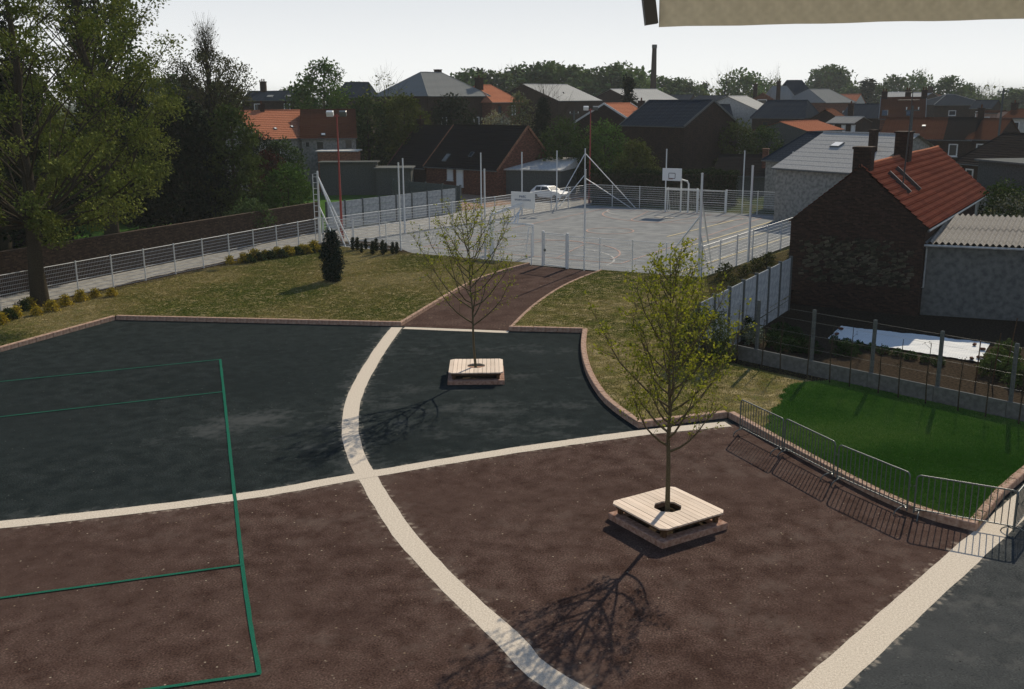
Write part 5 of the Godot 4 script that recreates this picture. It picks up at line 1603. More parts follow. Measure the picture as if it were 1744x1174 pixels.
# o: h height, r crown radius, low crown bottom, clumps, leaves, size, cols, shape, trunk, seed, lean, bare
func tree(called: String, label: String, at: Vector3, o: Dictionary) -> Node3D:
	var r := RandomNumberGenerator.new()
	r.seed = o.seed
	at.y = o.get("y", 0.0)
	var t := thing(called, label, o.get("cat", "tree"), at, 0, o.get("group", ""))
	var h: float = o.h
	var cr: float = o.r
	var low: float = o.low
	var tr: float = o.get("trunk", h * 0.018)
	var lean: Vector3 = o.get("lean", Vector3.ZERO)
	var shape: String = o.get("shape", "round")
	var w := MB.new()
	var axis := []
	var rad := []
	for k in 9:
		var f := k / 8.0
		axis.append(Vector3(r.randfn() * 0.012 * h * f, -0.2 + (h * 0.93 + 0.2) * f, r.randfn() * 0.012 * h * f) + lean * f * f)
		rad.append(maxf(0.012, tr * (1.25 - f * 1.15) if k > 0 else tr * 1.5))
	w.tube(axis, rad, 8)
	var spine := func(f: float) -> Vector3:
		var x := clampf(f, 0, 0.999) * 8
		return (axis[int(x)] as Vector3).lerp(axis[int(x) + 1], x - int(x))
	var lv := MB.new()
	var n: int = o.clumps
	var cs: float = o.get("clump", cr * 0.28)
	for i in n:
		var f := (i + r.randf()) / n                    # 0 low to 1 top
		var y := low + (h - low) * f
		var wide := 1.0
		match shape:
			"round": wide = sqrt(maxf(0.02, 1.0 - pow(absf(f * 1.9 - 0.85), 2.2) * 0.95))
			"cone": wide = 1.02 - f * 0.97
			"column": wide = 0.75 + 0.35 * sin(PI * f) - 0.5 * f * f
			"vase": wide = 0.35 + 0.75 * sin(PI * clampf(f * 0.85 + 0.1, 0, 1))
			"pollard": wide = 0.62 + 0.42 * sin(PI * f / 0.62) if f < 0.62 else 0.36 * (1.3 - f)
			"dome": wide = sqrt(maxf(0.03, 1.0 - f * f))
		var a := i * 2.39996 + r.randf() * 0.9
		var reach := cr * wide * (0.35 + 0.65 * sqrt(r.randf()))
		var ax: Vector3 = spine.call(y / h)
		var tip := Vector3(ax.x + cos(a) * reach, y, ax.z + sin(a) * reach)
		var from: Vector3 = spine.call(clampf((y - reach * o.get("rise", 0.7)) / h, o.get("fork", 0.1) if shape != "cone" else 0.02, 0.97))
		var midp := from.lerp(tip, 0.5) + Vector3(0, reach * o.get("sag", -0.06), 0) + rdir(r) * reach * 0.08
		var br := maxf(0.012, tr * 0.32 * (1.1 - f))
		w.tube([from, from.lerp(midp, 0.6) + rdir(r) * 0.03, midp, tip], [br, br * 0.8, br * 0.6, maxf(0.006, br * 0.2)], 5, false)
		var bare: float = o.get("bare", 1.1)
		var m: int = int(o.leaves * r.randf_range(0.5, 1.4) * lerpf(o.get("dense", 1.0), 2.0 - o.get("dense", 1.0), f))
		if f > bare:
			m = int(m * 0.1)
			for k in 5:
				var e := tip + (rdir(r) + Vector3(0, 0.9, 0)) * cs * 1.1
				w.tube([midp.lerp(tip, r.randf()), e], [maxf(0.008, br * 0.3), 0.005], 4, false)
		var c2 := cs * r.randf_range(0.7, 1.3)
		spray(lv, r, tip, Vector3(c2, c2 * o.get("flat", 0.7), c2), m, o.size, o.cols, o.get("droop", 0.0))
		if reach > cs * 2.0:
			spray(lv, r, midp.lerp(tip, 0.45) + rdir(r) * cs * 0.5, Vector3(c2, c2 * 0.7, c2) * 0.8, int(m * 0.5), o.size, o.cols, o.get("droop", 0.0))
	obj("trunk", w, o.get("bark", M.bark), t)
	obj("crown", lv, o.get("leafmat", M.leaf), t)
	return t

# young staked-up street tree: straight leader, upswept shoots, tufts of new leaves
func young_tree(label: String, at: Vector3, o: Dictionary) -> void:
	var r := RandomNumberGenerator.new()
	r.seed = o.seed
	at.y = 0.05
	var t := thing("young_tree", label, "tree", at, 0, "young trees in the bench boxes")
	var h: float = o.h
	var w := MB.new()
	var lv := MB.new()
	var axis := []
	var rad := []
	var lean: Vector3 = o.lean
	for k in 13:
		var f := k / 12.0
		axis.append(Vector3(r.randfn() * 0.02, h * f, r.randfn() * 0.02) + lean * f)
		rad.append(lerpf(o.trunk, 0.008, pow(f, 0.8)))
	axis[0] = Vector3.ZERO
	w.tube(axis, rad, 9)
	var n: int = o.branches
	for i in n:
		var f := (i + r.randf() * 0.6) / n
		var y: float = lerpf(o.low, h * 0.93, pow(f, 0.9))
		var x := y / h * 12.0
		var p: Vector3 = (axis[int(x)] as Vector3).lerp(axis[mini(12, int(x) + 1)], x - int(x))
		var az := i * 2.39996 + r.randf() * 0.5
		var out := Vector3(cos(az), 0, sin(az))
		var l: float = o.spread * (1.25 - 0.95 * f) * r.randf_range(0.55, 1.25)
		if f < 0.12: l *= 0.8
		var pts := [p]
		var rr := [lerpf(0.034, 0.014, f)]
		var tilt := r.randf_range(0.45, 0.75)
		var q := p
		for k in 6:
			var e := lerpf(tilt, 1.9 + f, k / 5.0)
			var d := (out + Vector3(0, e, 0)).normalized()
			d += rdir(r) * 0.09
			q += d * l / 5.0
			pts.append(q)
			rr.append(lerpf(rr[0], 0.004, (k + 1) / 6.0))
		w.tube(pts, rr, 5, false)
		# side twigs with leaf tufts
		var tw := int(o.twigs * clampf(l / 1.25, 0.7, 1.9))
		for k in tw:
			var g := r.randf_range(0.25, 1.0)
			var xi := g * 6
			var s: Vector3 = (pts[mini(5, int(xi))] as Vector3).lerp(pts[mini(6, int(xi) + 1)], xi - int(xi)) if xi < 6 else pts[6]
			var d := (out * 0.5 + Vector3(0, 1.0, 0) + rdir(r) * 0.9).normalized()
			var tl := r.randf_range(0.2, 0.6) * (1.15 - 0.5 * f)
			var e := s + d * tl + Vector3(0, 0.06, 0)
			w.tube([s, s.lerp(e, 0.5) + rdir(r) * 0.02, e], [0.006, 0.005, 0.003], 4, false)
			for j in int(o.leaves):
				var lp := (e + rdir(r) * 0.075) if j % 3 != 0 else s.lerp(e, r.randf_range(0.2, 1.0)) + rdir(r) * 0.04
				var ld := (d * 0.7 + rdir(r)).normalized()
				var ls := ld.cross((rdir(r) + Vector3.UP * 0.6).normalized())
				if ls.length() < 0.1: continue
				var sz: float = o.size * r.randf_range(0.6, 1.3)
				lv.leaf(lp, ld, ls.normalized(), sz, sz * 0.7, vary(o.cols, r))
	# leaves on the leader
	for k in int(o.leaves) * 12:
		var y := r.randf_range(0.55, 1.0)
		var p: Vector3 = lean * y + Vector3(0, h * y, 0) + rdir(r) * 0.09
		var ld := rdir(r)
		var ls := ld.cross(rdir(r))
		if ls.length() > 0.1: lv.leaf(p, ld, ls.normalized(), o.size, o.size * 0.7, vary(o.cols, r))
	obj("trunk", w, M.young_bark, t)
	obj("crown", lv, M.fresh_leaf, t)

# clipped hedge: a dense box of leaves round a dark woody core
func hedge(label: String, a: Vector3, q: Vector3, depth: float, h: float, n: int, size: float, cols: Array, seed_: int) -> void:
	var r := RandomNumberGenerator.new()
	r.seed = seed_
	var d := q - a
	d.y = 0
	var l := d.length()
	var t := thing("hedge", label, "hedge", Vector3(a.x, 0, a.z), atan2(-d.z, d.x))
	var c := MB.new()
	c.box(Vector3(l / 2, h * 0.47, 0), Vector3(l - 0.3, h * 0.94, depth - 0.3))
	obj("stems", c, M.bark, t)
	var lv := MB.new()
	var nz := FastNoiseLite.new()
	nz.seed = seed_
	nz.frequency = 0.4
	for k in n:
		var x := r.randf() * l
		var top := r.randf() < 0.4
		var y := h if top else r.randf() * h
		var z := r.randf_range(-0.5, 0.5) * depth if top else depth * 0.5 * (1 if r.randf() < 0.7 else -1)
		var bump := nz.get_noise_3d(x, y * 2, z * 2) * 0.5
		var p := Vector3(x, y + (bump if top else 0.0), z + (bump * 0.7 if not top else 0.0)) + rdir(r) * 0.12
		var ld := (rdir(r) + Vector3(0, 0.4, 0)).normalized()
		var ls := ld.cross((rdir(r) + Vector3.UP).normalized())
		if ls.length() < 0.1: continue
		var sz := size * r.randf_range(0.6, 1.3)
		lv.leaf(p, ld, ls.normalized(), sz, sz * 0.65, vary(cols, r))
	obj("foliage", lv, M.leaf, t)

func build_trees() -> void:
	var yg := [Color(0.13, 0.16, 0.024), Color(0.21, 0.225, 0.04), Color(0.3, 0.3, 0.07)]
	young_tree("taller young tree with yellow-green leaves in the maroon bench box", Vector3(3.72, 0.42, -22.63), {"h": 6.5, "low": 1.7, "branches": 40, "spread": 2.1, "twigs": 12, "leaves": 12, "size": 0.07, "trunk": 0.07, "lean": Vector3(-0.12, 0, 0), "cols": yg, "seed": 301})
	young_tree("sparser young tree in the bench box on dark tarmac", Vector3(-1.32, 0.42, -35.89), {"h": 6.2, "low": 1.8, "branches": 30, "spread": 2.2, "twigs": 10, "leaves": 9, "size": 0.07, "trunk": 0.055, "lean": Vector3(-0.3, 0, 0), "cols": yg, "seed": 302})
	var olive := [Color(0.05, 0.075, 0.015), Color(0.11, 0.135, 0.03), Color(0.19, 0.205, 0.058)]
	var mid := [Color(0.022, 0.045, 0.01), Color(0.04, 0.07, 0.015), Color(0.065, 0.1, 0.024)]
	var dark := [Color(0.008, 0.014, 0.008), Color(0.014, 0.024, 0.012), Color(0.024, 0.036, 0.018)]
	var bright := [Color(0.04, 0.085, 0.015), Color(0.07, 0.13, 0.025), Color(0.1, 0.16, 0.035)]
	# the big trees on the left
	tree("maple_tree", "big maple with a dark trunk inside the white fence at far left", Vector3(-23.3, 0.1, -49.0), {"h": 19.0, "r": 6.9, "low": 4.0, "clumps": 78, "leaves": 330, "size": 0.15, "clump": 0.85, "fork": 0.24, "cols": olive, "trunk": 0.34, "seed": 311, "rise": 0.9, "dense": 1.55})
	tree("maple_tree", "maple with a thick forked trunk just behind the garden wall", Vector3(-25.4, 0, -64.0), {"h": 23.0, "r": 5.4, "low": 4.6, "lean": Vector3(-1.5, 0, 0), "clumps": 84, "leaves": 230, "size": 0.19, "clump": 0.95, "fork": 0.2, "cols": olive, "trunk": 0.42, "seed": 312, "rise": 1.0, "dense": 1.45})
	tree("ivy_tree", "dark ivy-clad trunk cut by the left edge of the photo", Vector3(-33.5, 0, -66), {"h": 22.0, "r": 3.4, "low": 2.0, "clumps": 120, "leaves": 120, "size": 0.3, "clump": 1.2, "cols": dark, "trunk": 0.5, "seed": 313, "shape": "column"})
	tree("poplar_tree", "tall dark green poplar on the left skyline", Vector3(-35.8, 0, -92), {"h": 24.0, "r": 3.2, "low": 3.0, "clumps": 110, "leaves": 110, "size": 0.42, "clump": 1.3, "cols": mid, "trunk": 0.4, "seed": 314, "shape": "column"})
	tree("lime_tree", "leafy lime tree between the maple and the poplar", Vector3(-43.0, 0, -88), {"h": 12.5, "r": 5.0, "low": 3.0, "clumps": 90, "leaves": 110, "size": 0.42, "clump": 1.5, "cols": olive, "trunk": 0.4, "seed": 315})
	tree("yew_tree", "dark broad yew behind the garden wall", Vector3(-25.5, 0, -80), {"h": 9.6, "r": 4.4, "low": 0.4, "clumps": 120, "leaves": 130, "size": 0.3, "clump": 1.1, "cols": dark, "trunk": 0.35, "seed": 316, "shape": "dome", "leafmat": M.needle})
	tree("yew_tree", "dark yew under the big maple in the left garden", Vector3(-34.5, 0, -72), {"h": 8.5, "r": 4.2, "low": 0.3, "clumps": 100, "leaves": 120, "size": 0.3, "clump": 1.1, "cols": dark, "trunk": 0.3, "seed": 317, "shape": "dome", "leafmat": M.needle})
	tree("yew_tree", "dark conifer mass below the pollard tree", Vector3(-32.8, 0, -86), {"h": 11.2, "r": 4.2, "low": 0.4, "clumps": 120, "leaves": 120, "size": 0.36, "clump": 1.3, "cols": dark, "trunk": 0.35, "seed": 318, "shape": "dome", "leafmat": M.needle})
	tree("yew_tree", "dark yew at the left edge behind the wall", Vector3(-36, 0, -57), {"h": 6.0, "r": 3.6, "low": 0.2, "clumps": 90, "leaves": 110, "size": 0.28, "clump": 1.0, "cols": dark, "trunk": 0.3, "seed": 319, "shape": "dome", "leafmat": M.needle})
	tree("pollard_tree", "pollarded tree with bare upright twigs on the left skyline", Vector3(-30.06, 9.98, -104.00), {"h": Vector3(-29.53, 17.00, -104.00).y, "r": 4.6, "low": 9.0, "clumps": 150, "leaves": 60, "size": 0.24, "clump": 0.85, "cols": [Color(0.05, 0.055, 0.02), Color(0.09, 0.09, 0.04)], "trunk": 0.5, "seed": 320, "bare": 0.7, "rise": 1.2, "shape": "pollard"})
	tree("weeping_tree", "light green weeping tree beside the orange cottage", Vector3(-21.64, 4.17, -80.00), {"h": Vector3(-21.28, 9.32, -80.00).y, "r": 2.5, "low": 1.0, "clumps": 70, "leaves": 90, "size": 0.26, "clump": 0.8, "cols": [Color(0.04, 0.06, 0.014), Color(0.075, 0.1, 0.03)], "trunk": 0.18, "seed": 321, "shape": "column", "droop": 0.8})
	tree("garden_shrub", "dark red leaved shrub below the orange cottage", Vector3(-20.39, 3.72, -86.00), {"h": Vector3(-20.28, 5.56, -86.00).y, "r": 1.5, "low": 0.4, "clumps": 40, "leaves": 80, "size": 0.2, "clump": 0.6, "cols": [Color(0.03, 0.009, 0.008), Color(0.06, 0.016, 0.012)], "trunk": 0.08, "seed": 322, "cat": "shrub"})
	tree("garden_shrub", "fresh green spreading shrub above the garden wall", Vector3(-17.58, 2.78, -80.00), {"h": Vector3(-17.46, 4.83, -80.00).y, "r": 2.3, "low": 0.4, "clumps": 60, "leaves": 80, "size": 0.22, "clump": 0.7, "cols": bright, "trunk": 0.1, "seed": 323, "cat": "shrub", "shape": "dome"})
	tree("garden_shrub", "mid green shrub against the cottage wall", Vector3(-21.71, 4.01, -97.00), {"h": Vector3(-21.59, 6.02, -97.00).y, "r": 2.2, "low": 0.6, "clumps": 50, "leaves": 80, "size": 0.26, "clump": 0.8, "cols": mid, "trunk": 0.1, "seed": 324, "cat": "shrub"})
	tree("garden_shrub", "tall dark shrub between the cottage and the weeping tree", Vector3(-23.24, 4.68, -95.00), {"h": Vector3(-23.11, 6.70, -95.00).y, "r": 2.0, "low": 0.5, "clumps": 50, "leaves": 80, "size": 0.26, "clump": 0.8, "cols": dark, "trunk": 0.1, "seed": 325, "cat": "shrub"})
	tree("garden_shrub", "pale ivy clump spilling over the garden wall", Vector3(-18.6, 0, -72.2), {"h": 2.9, "r": 1.7, "low": 1.4, "clumps": 40, "leaves": 60, "size": 0.16, "clump": 0.5, "cols": [Color(0.05, 0.085, 0.03), Color(0.085, 0.125, 0.05)], "trunk": 0.08, "seed": 326, "cat": "shrub", "shape": "dome"})
	# behind the cottage and round the village
	tree("green_tree", "rounded bright green tree behind the brown cottage roof", Vector3(-24.70, 9.90, -138.00), {"h": Vector3(-24.47, 14.56, -138.00).y, "r": 3.6, "low": 3.5, "clumps": 60, "leaves": 80, "size": 0.42, "clump": 1.2, "cols": bright, "trunk": 0.25, "seed": 331})
	tree("green_tree", "low dark green tree left of the bright rounded one", Vector3(-27.94, 9.13, -142.00), {"h": Vector3(-27.78, 12.24, -142.00).y, "r": 2.8, "low": 3.0, "clumps": 40, "leaves": 70, "size": 0.42, "clump": 1.2, "cols": mid, "trunk": 0.25, "seed": 332})
	tree("green_tree", "loose tree with thin top twigs left of the hipped house", Vector3(-15.61, 7.75, -128.00), {"h": Vector3(-15.43, 12.80, -128.00).y, "r": 3.6, "low": 2.0, "clumps": 70, "leaves": 60, "size": 0.36, "clump": 1.1, "cols": olive, "trunk": 0.2, "seed": 333, "bare": 0.75})
	tree("willow_tree", "yellowish green willow in front of the hipped house", Vector3(-12.54, 5.13, -122.00), {"h": Vector3(-12.39, 10.13, -122.00).y, "r": 3.0, "low": 1.2, "clumps": 70, "leaves": 90, "size": 0.34, "clump": 1.0, "cols": [Color(0.05, 0.065, 0.012), Color(0.095, 0.105, 0.022)], "trunk": 0.2, "seed": 334, "droop": 0.7})
	tree("yew_tree", "dark bush hiding the ground floor of the hipped house", Vector3(-7.61, 6.86, -134.00), {"h": Vector3(-7.56, 9.82, -134.00).y, "r": 4.2, "low": 1.0, "clumps": 60, "leaves": 80, "size": 0.4, "clump": 1.2, "cols": dark, "trunk": 0.2, "seed": 335, "shape": "dome"})
	tree("green_tree", "dark tree between the cottage and the willow", Vector3(-17.13, 5.07, -124.00), {"h": Vector3(-16.94, 9.75, -124.00).y, "r": 3.6, "low": 1.0, "clumps": 70, "leaves": 80, "size": 0.36, "clump": 1.1, "cols": mid, "trunk": 0.2, "seed": 336})
	tree("blossom_tree", "cream blossoming tree behind the farmhouse roof", Vector3(-1.79, 6.67, -126.00), {"h": Vector3(-1.78, 8.00, -126.00).y, "r": 2.2, "low": 3.0, "clumps": 40, "leaves": 60, "size": 0.3, "clump": 0.8, "cols": [Color(0.18, 0.17, 0.1), Color(0.4, 0.38, 0.28)], "trunk": 0.15, "seed": 337})
	tree("blossom_tree", "tall pale blossoming tree left of the bare tree", Vector3(1.01, 6.25, -128.00), {"h": Vector3(1.03, 10.35, -128.00).y, "r": 2.0, "low": 2.5, "clumps": 50, "leaves": 50, "size": 0.3, "clump": 0.8, "cols": [Color(0.06, 0.08, 0.03), Color(0.2, 0.2, 0.12)], "trunk": 0.15, "seed": 338})
	tree("bare_tree", "dark bare tree with twisting limbs against the pale barn roof", Vector3(4.06, 5.45, -130.00), {"h": Vector3(4.05, 11.90, -130.00).y, "r": 3.6, "low": 3.5, "clumps": 60, "leaves": 8, "size": 0.3, "clump": 1.0, "cols": dark, "trunk": 0.42, "seed": 339, "bare": 0.3, "rise": 1.1, "sag": 0.12})
	tree("conifer_tree", "dark conifer below the bare tree", Vector3(3.88, 3.57, -124.00), {"h": Vector3(3.87, 9.64, -124.00).y, "r": 1.8, "low": 0.5, "clumps": 70, "leaves": 60, "size": 0.32, "clump": 0.6, "cols": dark, "trunk": 0.2, "seed": 340, "shape": "cone", "leafmat": M.needle})
	tree("conifer_tree", "dark conifer in front of the second pale barn", Vector3(17.01, 8.01, -150.00), {"h": Vector3(16.90, 12.62, -150.00).y, "r": 2.2, "low": 0.5, "clumps": 70, "leaves": 50, "size": 0.4, "clump": 0.7, "cols": dark, "trunk": 0.2, "seed": 341, "shape": "cone", "leafmat": M.needle})
	tree("garden_shrub", "wide green bush left of the far red lamp post", Vector3(5.87, 4.18, -112.00), {"h": Vector3(5.85, 7.44, -112.00).y, "r": 3.0, "low": 0.5, "clumps": 60, "leaves": 80, "size": 0.3, "clump": 1.0, "cols": mid, "trunk": 0.15, "seed": 342, "cat": "shrub"})
	tree("garden_shrub", "light green bush right of the far red lamp post", Vector3(10.23, 4.16, -112.00), {"h": Vector3(10.18, 7.04, -112.00).y, "r": 2.4, "low": 0.5, "clumps": 50, "leaves": 80, "size": 0.3, "clump": 0.9, "cols": bright, "trunk": 0.15, "seed": 343, "cat": "shrub"})
	tree("garden_shrub", "rounded yellow-green bush above the clipped hedge", Vector3(12.99, 3.26, -106.00), {"h": Vector3(12.93, 5.47, -106.00).y, "r": 2.5, "low": 0.5, "clumps": 60, "leaves": 90, "size": 0.24, "clump": 0.8, "cols": [Color(0.055, 0.07, 0.014), Color(0.1, 0.11, 0.026)], "trunk": 0.12, "seed": 344, "cat": "shrub", "shape": "dome"})
	tree("garden_shrub", "green bush in front of the cream walled house", Vector3(26.45, 4.34, -120.00), {"h": Vector3(26.33, 6.75, -120.00).y, "r": 2.6, "low": 0.5, "clumps": 50, "leaves": 80, "size": 0.3, "clump": 1.0, "cols": [Color(0.05, 0.065, 0.014), Color(0.085, 0.105, 0.026)], "trunk": 0.12, "seed": 345, "cat": "shrub"})
	tree("garden_shrub", "green bush left of the blue slate wing", Vector3(28.97, 4.42, -118.00), {"h": Vector3(28.87, 6.40, -118.00).y, "r": 2.4, "low": 0.5, "clumps": 50, "leaves": 80, "size": 0.3, "clump": 1.0, "cols": mid, "trunk": 0.12, "seed": 346, "cat": "shrub"})
	tree("blossom_tree", "white flowering shrub at the right edge behind the outbuilding", Vector3(28.69, 2.53, -58.00), {"h": Vector3(28.48, 4.35, -58.00).y, "r": 1.8, "low": 0.5, "clumps": 50, "leaves": 70, "size": 0.15, "clump": 0.6, "cols": [Color(0.02, 0.035, 0.012), Color(0.05, 0.07, 0.03), Color(0.3, 0.29, 0.24)], "trunk": 0.1, "seed": 347, "cat": "shrub"})
	tree("garden_shrub", "green shrub beyond the corrugated roof", Vector3(31.27, 2.51, -64.00), {"h": Vector3(31.06, 4.43, -64.00).y, "r": 2.2, "low": 0.5, "clumps": 50, "leaves": 80, "size": 0.2, "clump": 0.7, "cols": mid, "trunk": 0.1, "seed": 348, "cat": "shrub", "shape": "dome"})
	var dk := [Color(0.012, 0.022, 0.01), Color(0.03, 0.045, 0.016)]
	hedge("dark clipped hedge beyond the far court fence", Vector3(7.8, 0, -99.5), Vector3(21.5, 0, -96.5), 1.8, 3.0, 9000, 0.22, dk, 351)
	hedge("dark garden hedge behind the white car", Vector3(0.5, 0, -117), Vector3(9.5, 0, -110), 1.6, 2.6, 5000, 0.24, dk, 352)
	mid = [Color(0.035, 0.065, 0.02), Color(0.06, 0.1, 0.03), Color(0.095, 0.14, 0.045)]
	bright = [Color(0.06, 0.11, 0.025), Color(0.1, 0.17, 0.04), Color(0.15, 0.21, 0.06)]
	# skyline trees: a few kinds, repeated along the horizon
	var kinds := []
	kinds.append({"h": 10.0, "r": 4.2, "low": 1.5, "clumps": 34, "leaves": 55, "size": 0.75, "clump": 1.5, "cols": mid, "trunk": 0.25})
	kinds.append({"h": 10.0, "r": 4.6, "low": 1.2, "clumps": 34, "leaves": 55, "size": 0.75, "clump": 1.6, "cols": bright, "trunk": 0.25})
	kinds.append({"h": 10.0, "r": 2.2, "low": 0.6, "clumps": 50, "leaves": 30, "size": 0.6, "clump": 0.8, "cols": dark, "trunk": 0.2, "shape": "cone", "leafmat": M.needle})
	kinds.append({"h": 10.0, "r": 2.2, "low": 1.0, "clumps": 34, "leaves": 34, "size": 0.6, "clump": 1.0, "cols": olive, "trunk": 0.2, "shape": "column", "bare": 0.8})
	kinds.append({"h": 10.0, "r": 4.4, "low": 2.0, "clumps": 40, "leaves": 26, "size": 0.6, "clump": 1.3, "cols": olive, "trunk": 0.25, "bare": 0.6})
	var words := ["rounded mid green tree", "rounded light green tree", "dark pointed conifer", "slim columnar tree", "thin half-bare tree"]
	var names := ["round_tree", "light_tree", "conifer_tree", "columnar_tree", "thin_tree"]
	# [x, top y, depth, kind, width factor, where]
	var far := [[800, 130, 240, 0, 1.0, "right of the hipped house chimney"], [822, 126, 250, 2, 1.2, "above the orange hipped roof"], [845, 132, 255, 0, 1.1, "just right of the orange hipped roof"], [868, 128, 260, 4, 1.0, "left of the first pale barn"], [885, 124, 270, 0, 1.0, "over the left end of the first pale barn"], [905, 122, 265, 2, 1.8, "over the first pale barn"], [925, 120, 250, 0, 1.2, "over the middle of the first pale barn"], [948, 119, 255, 0, 1.1, "behind the bare tree crown"], [972, 124, 260, 0, 1.1, "over the right end of the first pale barn"], [995, 130, 270, 0, 1.0, "between the two pale barns, left one"], [1015, 140, 280, 1, 1.0, "between the two pale barns, right one"], [1042, 121, 262, 0, 1.15, "over the second pale barn"], [1066, 124, 270, 1, 1.1, "behind the conifer at the second pale barn"], [1090, 136, 280, 1, 1.0, "left of the factory chimney"], [1130, 140, 290, 0, 1.2, "right of the factory chimney"], [1155, 142, 300, 0, 1.2, "second right of the factory chimney"], [1180, 150, 300, 1, 1.0, "third right of the factory chimney"], [1196, 146, 310, 2, 1.0, "above the dark barn ridge end"], [1232, 128, 290, 4, 1.0, "above the cream walled house"], [1255, 133, 295, 1, 1.0, "right above the cream walled house"], [1280, 138, 300, 1, 1.0, "left of the twin chimneys"], [1318, 122, 310, 3, 0.35, "left of the tall slate tower"], [1309, 132, 315, 3, 0.8, "second left of the tall slate tower"], [1395, 124, 360, 0, 0.95, "in the dome-shaped group, left"], [1408, 122, 365, 0, 0.95, "in the dome-shaped group, middle"], [1422, 125, 360, 0, 0.95, "in the dome-shaped group, right"], [1448, 152, 330, 0, 1.2, "low, between the dome group and the conifer"], [1471, 140, 290, 2, 1.4, "over the dark slate roof"], [1484, 150, 300, 0, 1.0, "right of the conifer over the dark slate roof"], [1517, 137, 320, 0, 0.9, "over the far white roof"], [1552, 134, 330, 1, 0.8, "over the gap of the white roofs"], [1563, 126, 335, 3, 0.7, "above the rust gable"], [1609, 139, 300, 0, 1.1, "behind the slate hipped house"], [1640, 150, 310, 0, 1.0, "right of the slate hipped house"], [1662, 150, 320, 4, 1.2, "over the low slate roof"], [1682, 148, 320, 4, 1.3, "second over the low slate roof"], [1715, 157, 300, 0, 1.6, "near the right edge"], [1742, 156, 300, 0, 1.6, "cut by the right edge"], [610, 150, 220, 0, 1.0, "behind the small slate roof"], [500, 158, 230, 0, 1.0, "behind the roof-light house"], [380, 150, 200, 0, 1.2, "behind the pollard tree"], [300, 140, 190, 0, 1.2, "left of the pollard tree"]]
	var protos := {}
	for e in far:
		var c := Color()
		var p := Vector3((e[0] - 872.0) / 1720.0 * e[2] * 0.985, 0, -e[2])
		var top: float = 10.0 - (e[1] - 168.0 + (e[0] - 872.0) * 0.005) / 1720.0 * e[2] * 1.0
		var label: String = "%s on the skyline %s" % [words[e[3]], e[5]]
		var o: Node3D
		if not protos.has(e[3]):
			var k: Dictionary = kinds[e[3]]
			k.seed = 400 + e[3]
			o = tree(names[e[3]], label, p, k)
			o.set_meta("group", "skyline trees behind the village")
			protos[e[3]] = o
		else:
			o = dup(protos[e[3]], p, 0.0, label)
		o.rotation.y = rng.randf() * TAU
		var s := top / 10.0
		o.scale = Vector3(s * e[4], s, s * e[4])
	# far woodland on the horizon, beyond what can be counted
	var wd := MB.new()
	var r := RandomNumberGenerator.new()
	r.seed = 77
	for k in 900:
		var z := r.randf_range(-420, -900)
		var x := r.randf_range(-0.75, 0.75) * -z
		var hh := r.randf_range(5.0, 11.0) + (-z - 420) * 0.004
		spray(wd, r, Vector3(x, hh * 0.5, z), Vector3(5.5, hh * 0.55, 5.0), 60, 1.6, mid)
	var wo := obj("far_woodland", wd, M.leaf)
	tag(wo, "low far woodland along the horizon behind the village", "woodland", "", "stuff")

